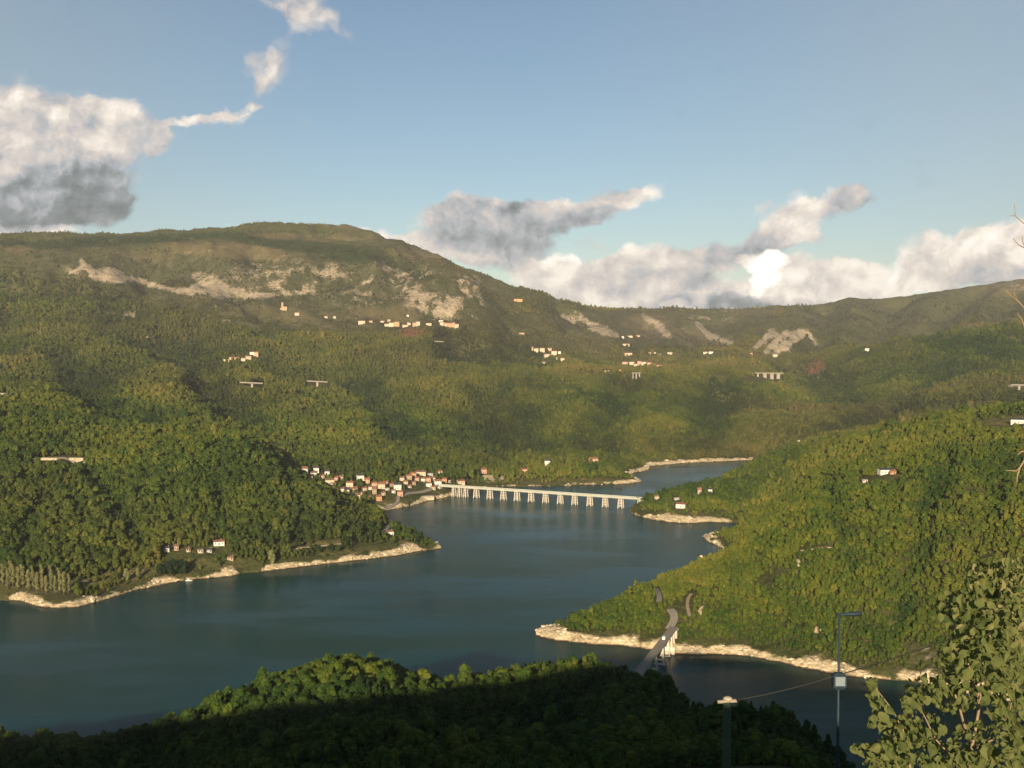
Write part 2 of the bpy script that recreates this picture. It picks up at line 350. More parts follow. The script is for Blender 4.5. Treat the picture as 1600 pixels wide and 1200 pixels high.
# drop near-duplicate places
keep = []
for i in range(len(Q)):
    if all(np.hypot(*(Q[i] - Q[j])) > 0.0035 for j in keep): keep.append(i)
Q = Q[keep]; ZP = PTS[keep, 2]; m_ = len(Q)
Kd = np.linalg.norm(Q[:, None] - Q[None], axis=-1) ** 1.4
Mx = np.zeros((m_ + 3, m_ + 3)); Mx[:m_, :m_] = Kd - 2e-4 * np.eye(m_); Mx[:m_, m_] = 1; Mx[:m_, m_+1:] = Q; Mx[m_, :m_] = 1; Mx[m_+1:, :m_] = Q.T
COEF = np.linalg.solve(Mx, np.r_[ZP, 0, 0, 0])
def rbf(x, y):
    q = dom(x, y).reshape(-1, 2); out = np.empty(len(q))
    for i in range(0, len(q), 20000):
        b = q[i:i + 20000]
        d2 = (b[:, :1] - Q[None, :, 0]) ** 2 + (b[:, 1:] - Q[None, :, 1]) ** 2
        out[i:i + 20000] = (d2 ** 0.7) @ COEF[:m_] + COEF[m_] + b @ COEF[m_ + 1:]
    return out.reshape(x.shape)

BK_L = np.array([(-500,.5),(10,.1),(30,.9),(130,1.05),(150,.6),(205,.55),(240,.9),(275,.8),(287,.15),(297,.8),(330,.9),(362,1),(374,.1),(408,.1),(416,.7),(440,.85),(500,.6),(530,.6),(560,1.1),(640,1.2),(652,.9),(660,.4),(670,.3),(680,1),(700,1)])
BK_V = np.array([(590,1),(620,1),(640,.5),(665,.9),(690,.6),(740,.25),(880,.3),(900,.5),(960,.8),(1003,1),(1010,1),(1040,1.1),(1100,1),(1150,.9),(1200,.6)])
BK_S = np.array([(980,.3),(1020,.6),(1045,1.2),(1085,1.4),(1110,.8),(1160,.4),(1200,.4)])
BK_R = np.array([(838,1.4),(900,1.15),(1000,1.1),(1060,1.1),(1100,.75),(1180,.65),(1225,.4),(1250,.95),(1300,1.15),(1345,.6),(1385,.35),(1410,1.0),(1445,1.0),(1600,.8)])
def bank_k(u, y):
    '''how bare and steep the shore is: it comes and goes along the lake'''
    f = lambda T: np.interp(u, T[:, 0], T[:, 1])
    return np.where(y > 1330, np.where((u > 980) & (y < 1500), f(BK_S), f(BK_V)), np.where(u < 745, f(BK_L), np.where(y > 1240, f(BK_S), f(BK_R))))
RAV = [([(120,705,1330),(140,735,1255),(165,765,1190),(190,800,1120),(225,855,1030)], 12, 9), ([(70,770,1150),(45,820,1070),(30,870,985)], 9, 8),
 ([(1290,765,1230),(1300,810,960),(1330,890,825)], 9, 9), ([(1490,705,1110),(1450,800,890),(1420,900,785),(1400,980,745)], 12, 10), ([(440,715,1400),(470,790,1190),(465,840,1090)], 9, 8),
 ([(330,740,1275),(350,800,1145),(335,850,1065)], 7, 7), ([(1180,880,895),(1205,940,815)], 7, 7), ([(1560,760,930),(1530,860,800)], 9, 8),
 ([(760,610,2600),(800,660,2230),(820,700,1950)], 26, 45), ([(980,600,2850),(960,650,2300),(930,700,1930)], 26, 40), ([(560,600,2720),(600,650,2220),(640,700,1880)], 26, 40), ([(300,560,2750),(330,610,2250),(380,660,1850)], 30, 50),
 ([(1130,600,2950),(1110,660,2350),(1090,700,2060)], 24, 40), ([(1520,450,6000),(1480,485,5500),(1440,520,4700)], 75, 110), ([(1400,470,6200),(1370,500,5400),(1330,540,4400)], 80, 110), ([(1290,480,6200),(1285,515,5000),(1262,555,4050)], 70, 90), ([(1580,460,5700),(1560,500,4600)], 70, 100),
 ([(1120,500,5600),(1095,545,4250)], 60, 90), ([(1010,492,5450),(1012,545,4200)], 60, 90), ([(880,485,4900),(905,540,4200)], 55, 80), ([(640,410,4250),(600,450,3900),(565,490,3650)], 36, 60), ([(400,400,4150),(380,450,3800),(350,490,3500)], 26, 50), ([(240,400,4100),(215,450,3700),(190,500,3300)], 34, 60), ([(800,500,3850),(830,560,3150)], 40, 70), ([(700,500,3620),(730,560,3080)], 34, 55), ([(100,560,2700),(160,620,1850),(200,660,1620)], 24, 45), ([(1330,640,2700),(1300,600,3250),(1240,575,3700)], 30, 60), ([(1500,600,2800),(1400,640,2650),(1320,675,2100)], 34, 50)]
RAVW = [([at_depth(*q)[:2] for q in ps], dp, wd) for ps, dp, wd in RAV]
def ravines(x, y):
    out = np.zeros(x.shape)
    for ps, dp, wd in RAVW:
        a_ = np.array(ps); m = (x > a_[:, 0].min() - 4 * wd) & (x < a_[:, 0].max() + 4 * wd) & (y > a_[:, 1].min() - 4 * wd) & (y < a_[:, 1].max() + 4 * wd)
        if not m.any(): continue
        X = x[m] + wd * .8 * fbm2(x[m], y[m], wd * 5, 2, .5, 61); Y = y[m]; d = np.full(X.shape, 1e9)
        for p, q in zip(ps, ps[1:]):
            e = q - p; t = np.clip(((X - p[0]) * e[0] + (Y - p[1]) * e[1]) / (e @ e), 0, 1); d = np.minimum(d, np.hypot(X - p[0] - t * e[0], Y - p[1] - t * e[1]))
        out[m] = np.maximum(out[m], dp * (.7 if dp < 15 else 1) * np.exp(-(d / wd) ** 2))
    return out
def crest(x): return 217.9 + np.where(x < 0, 0.12 * x, -0.18 * x) + sstep(8, 60, np.abs(x)) * (3.0 * perlin(x / 38.0, x * 0 + 3.3, 5) + 1.4 * perlin(x / 15.0, x * 0 + 8.1, 6)) + sstep(150, 260, -x) * 1.5
def ground(x, y):
    r = np.hypot(x, y); sd = lake_sd(x, y); z = rbf(x, y)
    # gullies and humps
    k = sstep(15, 220, sd); far = sstep(1700, 4200, r)
    a1 = fbm2(x, y, 620, 3, .5, 1); rid = 1 - 2 * np.abs(fbm2(x, y, 300, 4, .5, 9)); sm = fbm2(x, y, 70, 3, .5, 4); md = fbm2(x, y, 170, 3, .5, 14)
    mid = sstep(1500, 2300, r) * sstep(6000, 5000, r); gul = 1 - 2.6 * np.abs(fbm2(x + .25 * y, y * .55, 460, 4, .52, 19))
    z = z + k * ((10 + 10 * far) * a1 * (0.4 + .6 * far) + (3.5 + 12 * far) * (rid - .55) + (2.4 + 5.5 * far) * sm + (6 + 9 * far) * md + (24 + 26 * far) * mid * np.minimum(gul - .35, .4))
    z = z - ravines(x, y)
    bu, _bv = project(x, np.maximum(y, 1), 0 * x); bkk = bank_k(bu, y)
    bank = (.45 + .65 * bkk) * np.where(sd < 9, sd * (.42 + .30 * fbm2(x, y, 24, 2, .5, 40)), 3.8 + np.minimum(sd - 9, 60) * .08)
    bank = np.maximum(bank, 0.06 * np.clip(sd, 0, 40)) + np.clip(sd, 0, 1) * .35 * np.maximum(0, fbm2(x, y, 7, 3, .6, 44)) * 3
    cap = 0.9 * sd + 1.5
    zl = np.minimum(np.maximum(z, bank), np.maximum(cap, bank))
    zw = np.maximum(sd * .35, -9)
    zz = np.where(sd > 0, zl, zw)
    # the hillside the photographer stands on
    near = np.where(y > 0, crest(x) - .40 * np.maximum(y, 0), crest(x) + .06 * y)
    near = np.maximum(near, 40) + .5 * fbm2(x, y, 14, 3, .5, 70) * sstep(3, 20, y)
    t = sstep(50, 105, y)
    wide = sstep(0.62, 0.9, np.abs(np.arctan2(x, y)))       # beside and behind
    hill = np.maximum(near, 20)
    return np.where(y <= 0, hill, hill * (1 - t) + zz * t) * 1.0

# ------------------------------------------------------------------ terrain mesh (polar sheet, finest where it is looked at)
FA = 0.50
az = np.concatenate([np.linspace(-math.pi, -FA, 64)[:-1], np.linspace(-FA, FA, 760), np.linspace(FA, math.pi, 64)[1:-1]])
rr = np.concatenate([np.geomspace(1.2, 250, 46)[:-1], np.linspace(250, 1300, 250)[:-1], np.geomspace(1300, 9500, 300)])
AZ, RR = np.meshgrid(az, rr, indexing='ij')
GX = RR * np.sin(AZ); GY = RR * np.cos(AZ); GZ = ground(GX, GY)
GSD = lake_sd(GX, GY)
nA, nR = GX.shape
def terrain_z(x, y):
    a = np.arctan2(x, y); r = np.hypot(x, y)
    ia = np.interp(a, az, np.arange(nA)); ir = np.interp(r, rr, np.arange(nR))
    i0 = np.clip(ia.astype(int), 0, nA - 2); j0 = np.clip(ir.astype(int), 0, nR - 2); fa = ia - i0; fr = ir - j0
    return (GZ[i0, j0] * (1 - fa) + GZ[i0 + 1, j0] * fa) * (1 - fr) + (GZ[i0, j0 + 1] * (1 - fa) + GZ[i0 + 1, j0 + 1] * fa) * fr
def hit(u, v, rmin=240.0, rmax=9000.0):
    """where the line of sight (u, v) meets the ground"""
    d = ray(u, v); h = math.hypot(d[0], d[1]); rs = np.concatenate([np.arange(rmin, 2000, 2.0), np.arange(2000, rmax, 5.0)])
    t = rs / h; x = d[0] * t; y = d[1] * t; z = HC + d[2] * t; g = np.maximum(terrain_z(x, y), 0)
    idx = np.nonzero(z <= g)[0]
    if len(idx) == 0:
        i = int(np.argmin(z - g)); return np.array([x[i], y[i], g[i]])
    i = idx[0]; return np.array([x[i], y[i], g[i]])
GU, GV = project(GX, GY, GZ)

# ---- surface cover, one value per vertex
def ell(u, v, cx, cy, rx, ry, rot=0.0, soft=.5):
    c, s = math.cos(math.radians(rot)), math.sin(math.radians(rot))
    dx = u - cx; dy = v - cy; a = (dx * c + dy * s) / rx; b = (-dx * s + dy * c) / ry
    return sstep(1 + soft, 1 - soft, np.sqrt(a * a + b * b))
def seg(u, v, pts, wu):
    m = np.zeros_like(u)
    for (ax, ay, wa), (bx, by, wb) in zip(pts, pts[1:]):
        ex, ey = bx - ax, by - ay; t = np.clip(((u - ax) * ex + (v - ay) * ey) / (ex * ex + ey * ey), 0, 1)
        d = np.hypot(u - ax - t * ex, v - ay - t * ey); w = wa + (wb - wa) * t
        m = np.maximum(m, sstep(1.5, .5, d / w))
    return m
def cover_maps(u, v, x, y, r, sd, z):
    n1 = fbm2(x, y, 160, 4, .6, 21); n2 = fbm2(x, y, 45, 3, .6, 33)
    farm = sstep(2900, 3200, r)
    un = u + 9 * fbm2(x, y, 260, 3, .6, 50); vn = v + 4 * fbm2(x, y, 260, 3, .6, 55)
    rock = np.zeros_like(u)
    for pts, k in (
        ([(95,423,3),(120,425,5),(135,418,4),(150,436,5),(185,437,7),(212,436,5),(240,447,4),(268,455,4),(300,456,6)], 1.0),
        ([(125,405,3),(150,425,5),(172,425,9),(195,428,5)], .8),
        ([(300,452,6),(330,448,14),(352,455,12),(385,462,5),(440,462,4),(490,455,4)], 1.0),
        ([(305,430,6),(330,440,12),(350,450,8)], .8),
        ([(905,497,3),(930,512,6),(962,524,5)], 1.3),
        ([(1180,542,5),(1210,520,7)], 1.0),([(1196,550,5),(1228,522,7)], 1.0),([(1212,552,7),(1240,535,7),(1256,520,5)], 1.0),([(1236,522,5),(1262,520,6),(1275,538,4)], .9),
        ([(1088,505,4),(1110,525,6),(1140,537,5)], 1.0),([(1005,495,5),(1030,510,7),(1045,522,5)], .9)):
        rock = np.maximum(rock, k * seg(un, vn, pts, 1))
    streak = sstep(.05, .5, 1 - 3.2 * np.abs(fbm2(x, y, 120, 4, .6, 61)))
    for (cx, cy, rx, ry, k) in ((470,432,110,26,.75),(600,440,100,30,.75),(690,480,70,24,.85),(660,455,60,22,.7),(728,445,24,14,1.0),(740,475,20,20,.9),
                                (350,470,60,10,.4),(160,490,26,6,.7),(200,492,14,8,.7),(230,527,8,5,.7),(365,500,20,12,.6),(890,500,30,10,.6),(1120,490,60,12,.5),
                                (1590,440,40,14,.6),(400,445,60,20,.6)):
        rock = np.maximum(rock, k * ell(un, vn, cx, cy, rx, ry) * streak * sstep(-.25, .25, n1 + .1))
    rock *= farm
    nearrock = np.maximum.reduce([ell(u, v, 1247, 880, 4, 7), ell(u, v, 1247, 894, 4, 5), ell(u, v, 1277, 985, 5, 6) * .8, ell(u, v, 1095, 955, 4, 9, 20), ell(u, v, 762, 748, 12, 6, 0), ell(u, v, 783, 747, 5, 3)]) * sstep(600, 650, r)
    mead = np.zeros_like(u)
    for (cx, cy, rx, ry, k) in ((360,392,110,13,.95),(230,400,50,9,.55),(20,390,40,9,.7),(450,370,70,6,.7),(540,372,50,6,.6),(100,395,60,6,.4),(560,352,170,7,.7),
                                (660,398,70,12,.6),(440,490,110,14,.5),(600,490,60,12,.7),(640,478,16,10,.7),(1010,505,40,16,.9),(1040,520,60,10,.7),(1180,484,60,8,.6),
                                (1100,530,60,14,.5),(1110,535,40,10,.6),(1580,450,60,10,.7),(1510,452,40,8,.4),(1420,500,60,4,.5),(930,535,90,14,.35),(850,565,40,6,.5),(1000,560,80,14,.35),(850,500,50,14,.4),(200,545,60,8,.3),(480,505,100,12,.35)):
        mead = np.maximum(mead, k * ell(un, vn, cx, cy, rx, ry, 4 if cx < 800 else 0))
    mead *= farm
    red = np.maximum.reduce([ell(un, vn, 642, 522, 22, 9), ell(un, vn, 1272, 573, 18, 10, -30) * .8]) * farm
    # fields and clearings of the near shores
    m2 = np.maximum.reduce([ell(u, v, 170, 905, 80, 10, -10) * .9, ell(u, v, 480, 850, 90, 4, -4) * .8, ell(u, v, 560, 860, 70, 6, -6) * .6, ell(u, v, 340, 880, 60, 12) * .6, ell(u, v, 1560, 655, 50, 10) * .9, ell(u, v, 1400, 668, 80, 4, -4) * .7,
                            ell(u, v, 860, 751, 140, 5, 0) * .9, ell(u, v, 600, 785, 70, 8, 0) * .5, ell(u, v, 1385, 752, 34, 6, -20) * .7, ell(u, v, 1090, 803, 110, 5) * .5,ell(u, v, 1290, 702, 60, 3, 0) * .4, ell(u, v, 620, 850, 40, 8) * .5]) * (r < 2600) * (sd > 3)
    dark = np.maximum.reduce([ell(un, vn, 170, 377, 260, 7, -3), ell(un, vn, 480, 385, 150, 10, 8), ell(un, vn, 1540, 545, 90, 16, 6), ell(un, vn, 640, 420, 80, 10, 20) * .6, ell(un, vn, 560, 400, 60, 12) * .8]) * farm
    kk = bank_k(u, y) * (1 + .35 * fbm2(x, y, 40, 2, .5, 78)); bk = sstep(7.5 * kk, 2.5 * kk, z + 5.0 * n2 + 2.5 * fbm2(x, y, 14, 2, .5, 79) + .05 * sd) * sstep(26 * kk + 1, 9 * kk, sd + 7 * n1) * (sd > -3) * sstep(.1, .3, kk)
    bk = bk * (v < 1100)
    scrub = np.maximum.reduce([ell(un, vn, 480, 440, 330, 62, 3, .35) * .95, ell(un, vn, 170, 415, 190, 30, 3) * .7, ell(un, vn, 660, 430, 130, 60, 25) * .9, ell(un, vn, 1000, 515, 150, 25, 3) * .8, ell(un, vn, 1120, 508, 150, 24) * .45, ell(un, vn, 1540, 455, 110, 14, -6) * .4, ell(un, vn, 520, 500, 190, 22) * .7, ell(un, vn, 860, 520, 110, 25, 12) * .5]) * farm
    return np.clip(rock, 0, 1), np.clip(mead, 0, 1), np.clip(red, 0, 1), np.clip(np.maximum(m2, 0), 0, 1), np.clip(dark, 0, 1), np.clip(np.maximum(bk, nearrock), 0, 1), np.clip(scrub, 0, 1)
ROCK, MEAD, RED, FIELD, DARK, BANK, SCRUB = cover_maps(GU, GV, GX, GY, RR, GSD, GZ)
# ------------------------------------------------------------------ materials
def new_mat(name):
    m = bpy.data.materials.new(name); m.use_nodes = True; m.node_tree.nodes.clear()
    k = N(m.node_tree); b = k('ShaderNodeBsdfPrincipled'); o = k('ShaderNodeOutputMaterial'); k.link(b.outputs[0], o.inputs[0])
    b.inputs['Specular IOR Level'].default_value = 0.25; b.inputs['Roughness'].default_value = 0.85
    return m, k, b, o
def flat(name, col, rough=.8, spec=.25, var=.18, scale=.6, metal=0.0):
    m, k, b, o = new_mat(name)
    g = k('ShaderNodeNewGeometry'); nz = k.noise(g.outputs['Position'], scale, 5, .6)
    lo = tuple(c * (1 - var) for c in col); hi = tuple(min(1, c * (1 + var)) for c in col)
    k.link(k.ramp(nz, [(.3, lo), (.7, hi)]), b.inputs['Base Color'])
    b.inputs['Roughness'].default_value = rough; b.inputs['Specular IOR Level'].default_value = spec; b.inputs['Metallic'].default_value = metal
    return m

# ground
mt, k, b, o = new_mat('terrain_ground')
g = k('ShaderNodeNewGeometry'); P = g.outputs['Position']
def att(nm): a = k('ShaderNodeAttribute'); a.attribute_name = nm; return a.outputs['Fac']
na = k.noise(P, .004, 6, .62); nb = k.noise(P, .03, 6, .65); nc = k.noise(P, .16, 5, .65); nd = k.noise(P, .9, 4, .6)
wood = k.ramp(k.math('ADD', k.math('MULTIPLY', nb, .5), k.math('MULTIPLY', nc, .5)), [(.30, (.022, .034, .012)), (.45, (.050, .062, .019)), (.58, (.085, .088, .030)), (.72, (.130, .115, .048))])
wood = k.mix(k.mapr(na, .42, .66, 0, .8), wood, k.mix(.45, wood, (.105, .088, .040)))
scr = k.ramp(k.math('ADD', k.math('MULTIPLY', nb, .6), k.math('MULTIPLY', nc, .4)), [(.32, (.024, .037, .014)), (.45, (.055, .062, .026)), (.56, (.092, .088, .046)), (.72, (.19, .165, .11))])
meadow = k.ramp(nb, [(.3, (.080, .074, .034)), (.6, (.14, .115, .058)), (.75, (.19, .155, .085))])
field = k.ramp(nb, [(.3, (.085, .10, .030)), (.55, (.14, .125, .045)), (.75, (.20, .15, .065))])
rockc = k.ramp(k.noise(P, .05, 7, .7), [(.28, (.16, .125, .085)), (.5, (.38, .31, .22)), (.7, (.50, .42, .31))])
bankc = k.ramp(k.noise(k.vmath('MULTIPLY', P, (1, 1, 4.0)), .26, 7, .74), [(.30, (.17, .125, .07)), (.41, (.46, .36, .21)), (.55, (.68, .56, .36)), (.72, (.80, .70, .49))])
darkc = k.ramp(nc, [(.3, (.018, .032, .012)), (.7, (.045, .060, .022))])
redc = k.ramp(nc, [(.3, (.12, .055, .030)), (.7, (.22, .10, .055))])
def edge(f, w=.5): return k.mapr(k.math('ADD', f, k.math('MULTIPLY', k.math('SUBTRACT', nc, .5), w)), .25, .7)
c = k.mix(edge(att('scrub'), .9), wood, scr)
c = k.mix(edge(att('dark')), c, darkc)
c = k.mix(edge(att('meadow'), 1.2), c, meadow)
c = k.mix(edge(att('field'), 1.0), c, field)
c = k.mix(edge(att('red'), 1.0), c, redc)
c = k.mix(k.mapr(k.math('ADD', att('rock'), k.math('ADD', k.math('MULTIPLY', k.math('SUBTRACT', nc, .5), 2.2), k.math('MULTIPLY', k.math('SUBTRACT', k.noise(k.vmath('MULTIPLY', P, (1, 1, .35)), .02, 6, .7), .5), 2.6))), .38, .9), c, rockc)
sz3 = k('ShaderNodeSeparateXYZ'); k.link(P, sz3.inputs[0])
wet = k.mapr(k.math('ADD', sz3.outputs[2], k.math('MULTIPLY', k.math('SUBTRACT', nc, .5), 1.2)), .25, .9, 1.0, 0.0)
bankc = k.mix(wet, bankc, (.13, .065, .035))
stain = k.mapr(k.noise(k.vmath('MULTIPLY', P, (1, 1, .2)), .07, 5, .7), .52, .66, 0, .75)
bankc = k.mix(stain, bankc, (.17, .14, .075))
c = k.mix(edge(att('bank'), 1.2), c, bankc)
k.link(c, b.inputs['Base Color'])
bp = k('ShaderNodeBump'); bp.inputs['Strength'].default_value = .9; bp.inputs['Distance'].default_value = 3.5
k.link(k.math('ADD', nc, k.math('MULTIPLY', nb, 2.0)), bp.inputs['Height'])
bp2 = k('ShaderNodeBump'); bp2.inputs['Strength'].default_value = .8; bp2.inputs['Distance'].default_value = .7
k.link(nd, bp2.inputs['Height']); k.link(bp.outputs[0], bp2.inputs['Normal']); k.link(bp2.outputs[0], b.inputs['Normal'])
b.inputs['Roughness'].default_value = .95; b.inputs['Specular IOR Level'].default_value = .1
MAT_G = mt

idx = np.arange(nA * nR).reshape(nA, nR); i1 = np.roll(idx, -1, axis=0)
quads = np.stack([idx[:, :-1], idx[:, 1:], i1[:, 1:], i1[:, :-1]], -1).reshape(-1, 4)
keepq = ~((GZ.ravel()[quads].max(axis=1) < -8.5))
me = np_mesh('terrain', np.stack([GX, GY, GZ], -1).reshape(-1, 3), quads[keepq], MAT_G)
for nm, arr in (('rock', ROCK), ('meadow', MEAD), ('red', RED), ('field', FIELD), ('dark', DARK), ('bank', BANK), ('scrub', SCRUB)):
    a = me.attributes.new(nm, 'FLOAT', 'POINT'); a.data.foreach_set('value', arr.astype(np.float32).ravel())
terrain = link(bpy.data.objects.new('terrain', me)); tag(terrain, kind='structure')

# water
mw, k, b, o = new_mat('lake_water')
g = k('ShaderNodeNewGeometry'); P = g.outputs['Position']
wnd = k.noise(k.vmath('MULTIPLY', P, (.35, 1, 1)), .012, 4, .55)
wc = k.noise(P, .004, 3, .5)
k.link(k.ramp(wc, [(.35, (.001, .036, .023)), (.65, (.001, .036, .042))]), b.inputs['Base Color'])
b.inputs['Roughness'].default_value = .14; b.inputs['Specular IOR Level'].default_value = .12; b.inputs['IOR'].default_value = 1.22; b.inputs['Specular Tint'].default_value = (.45, .86, .95, 1)
w1 = k.noise(k.vmath('MULTIPLY', P, (1, 1.5, 1)), .55, 4, .6); w2 = k.noise(P, 2.4, 3, .6)
h = k.math('ADD', k.math('MULTIPLY', w1, .9), k.math('MULTIPLY', w2, .30))
bp = k('ShaderNodeBump'); bp.inputs['Distance'].default_value = .55
k.link(h, bp.inputs['Height']); k.link(k.mapr(wnd, .42, .58, .10, .62), bp.inputs['Strength'])
k.link(bp.outputs[0], b.inputs['Normal'])
wb = MB(); wb.add([(-2200, 380, 0), (1400, 380, 0), (1400, 2600, 0), (-2200, 2600, 0)], [(0, 1, 2, 3)])
lakeo = wb.build('lake', mw); tag(lakeo, kind='structure')

# foliage
def leaf_mat(name, stops, trans=.25, island=.35, nscale=.5):
    m, k, b, o = new_mat(name)
    at = k('ShaderNodeAttribute'); at.attribute_type = 'INSTANCER'; at.attribute_name = 'tint'
    g = k('ShaderNodeNewGeometry'); oi = k('ShaderNodeObjectInfo')
    nz = k.noise(g.outputs['Position'], nscale, 3, .6)
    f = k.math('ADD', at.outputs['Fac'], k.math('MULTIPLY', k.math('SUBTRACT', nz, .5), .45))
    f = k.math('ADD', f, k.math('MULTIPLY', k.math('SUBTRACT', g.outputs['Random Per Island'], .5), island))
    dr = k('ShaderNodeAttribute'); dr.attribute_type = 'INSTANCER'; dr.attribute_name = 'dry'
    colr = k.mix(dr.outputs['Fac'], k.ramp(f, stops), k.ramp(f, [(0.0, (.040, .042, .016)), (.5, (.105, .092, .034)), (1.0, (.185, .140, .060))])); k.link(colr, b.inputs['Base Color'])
    b.inputs['Roughness'].default_value = .7; b.inputs['Specular IOR Level'].default_value = .12
    tr = k('ShaderNodeBsdfTranslucent'); k.link(colr, tr.inputs[0])
    mx = k('ShaderNodeMixShader'); mx.inputs[0].default_value = trans
    k.link(b.outputs[0], mx.inputs[1]); k.link(tr.outputs[0], mx.inputs[2]); k.link(mx.outputs[0], o.inputs[0])
    return m
LEAF = leaf_mat('tree_foliage', [(0.0, (.014, .038, .010)), (.25, (.036, .073, .012)), (.5, (.082, .119, .015)), (.75, (.138, .156, .020)), (1.0, (.205, .190, .036))])
POPL = leaf_mat('poplar_foliage', [(0.0, (.13, .15, .06)), (1.0, (.26, .25, .11))], .25, .5)
BARK = flat('bark', (.11, .085, .06), .9, .1, .3, 2.0)

# ------------------------------------------------------------------ tree meshes
def ico(sub=1):
    import bmesh
    bm = bmesh.new(); bmesh.ops.create_icosphere(bm, subdivisions=sub, radius=1.0)
    v = np.array([p.co[:] for p in bm.verts]); f = [tuple(x.index for x in q.verts) for q in bm.faces]; bm.free(); return v, np.array(f)
IV1, IF1 = ico(1); IV2, IF2 = ico(2)
def crown_mesh(name, rng, H, R, z0, lumps, leaves, lsz, shape='round', mat=None, fine=False):
    V = []; T = []; nb = 0
    iv, jf = (IV2, IF2) if fine else (IV1, IF1)
    cs = []
    for i in range(lumps):
        t = (i + .5) / lumps; zc = z0 + (H - z0) * (.10 + .80 * t)
        if shape == 'round': rad = R * math.sqrt(max(.05, 1 - (1.7 * t - .75) ** 2)); lr = R * .52 * rng.uniform(.75, 1.15)
        elif shape == 'cone': rad = R * (1.05 - t) ; lr = R * (.55 - .35 * t) * rng.uniform(.8, 1.2)
        else: rad = R * (.9 - .6 * abs(2 * t - .9)); lr = R * .6 * rng.uniform(.8, 1.15)
        a = rng.uniform(0, 6.28) + i * 2.4; q = rad * rng.uniform(.35, .72)
        cs.append((q * math.cos(a), q * math.sin(a), zc, lr))
    for (x, y, zc, lr) in cs:
        nz = 1 + .17 * rng.normal(size=(len(iv), 1))
        v = iv * nz * lr * np.array([1, 1, .85 if shape == 'round' else 1.25]) + np.array([x, y, zc])
        V.append(v); T.append(jf + nb); nb += len(v)
    L_ = len(cs); k = rng.integers(0, L_, leaves); cc = np.array(cs)[k]
    d = rng.normal(size=(leaves, 3)); d /= np.linalg.norm(d, axis=1)[:, None]; d[:, 2] = np.where(rng.random(leaves) < .7, np.abs(d[:, 2]), d[:, 2])
    c = cc[:, :3] + d * cc[:, 3:4] * rng.uniform(.85, 1.25, (leaves, 1)) * np.array([1, 1, .95])
    a = rng.normal(size=(leaves, 3)); a /= np.linalg.norm(a, axis=1)[:, None]
    bb = np.cross(a, d + .6 * rng.normal(size=(leaves, 3))); bb /= np.linalg.norm(bb, axis=1)[:, None] + 1e-9
    s = lsz * rng.uniform(.6, 1.3, (leaves, 1))
    tri = np.stack([c + a * s, c - a * s * .5 + bb * s * .8, c - a * s * .5 - bb * s * .8], 1).reshape(-1, 3)
    V.append(tri); T.append(np.arange(leaves * 3).reshape(-1, 3) + nb)
    me = np_mesh(name, np.concatenate(V), np.concatenate(T), mat or LEAF, smooth=False); return me
def trunk_mesh(name, rng, H, r0, limbs):
    mb = MB(); top = Vector((rng.uniform(-.3, .3), rng.uniform(-.3, .3), H * .72))
    mb.tube([(0, 0, -1.0), (0, 0, .1), top * .5, top], [r0 * 1.35, r0, r0 * .7, r0 * .25], 7)
    for i in range(limbs):
        t = .35 + .5 * i / max(1, limbs); p = top * t; a = i * 2.4 + rng.uniform(0, 1)
        q = p + Vector((math.cos(a) * H * .18, math.sin(a) * H * .18, H * .16))
        mb.tube([p, (p + q) / 2 + Vector((0, 0, -.15)), q], [r0 * .45, r0 * .3, r0 * .12], 5)
    return mb.mesh(name, BARK, True)
rg = np.random.default_rng(5)
KINDS = []   # (crown mesh, trunk mesh), unit height about 1 (scaled on placing)
specs = [(9, 3.3, 2.0, 13, 240, .55, 'round'), (8, 3.6, 1.2, 12, 220, .6, 'round'), (10, 2.8, 2.0, 12, 240, .5, 'col'), (7, 3.2, .3, 12, 220, .55, 'round'), (10.5, 2.4, 1.2, 12, 240, .5, 'cone')]
for i, (H, R, z0, lm, lv, ls, sh) in enumerate(specs):
    KINDS.append((crown_mesh('crown', rg, H, R, z0, lm, lv, ls, sh), trunk_mesh('trunk', rg, H, .22, 3)))
FINE = []
for i, (H, R, z0, lm, lv, ls, sh) in enumerate(specs):
    FINE.append((crown_mesh('crown', rg, H, R, z0, lm + 6, 1500, .32, sh, fine=True), trunk_mesh('trunk', rg, H, .22, 6)))
# ------------------------------------------------------------------ haze
hx = MB(); hx.box(-9900, 9900, -9900, 9900, -10.5, 905)
mh = bpy.data.materials.new('haze_air'); mh.use_nodes = True; mh.node_tree.nodes.clear(); k = N(mh.node_tree)
pv = k('ShaderNodeVolumePrincipled'); oo = k('ShaderNodeOutputMaterial'); k.link(pv.outputs[0], oo.inputs['Volume'])
pv.inputs['Color'].default_value = (.86, .88, .92, 1); pv.inputs['Density'].default_value = HAZE; pv.inputs['Anisotropy'].default_value = 0.0
haze = hx.build('haze', mh); tag(haze, kind='stuff')

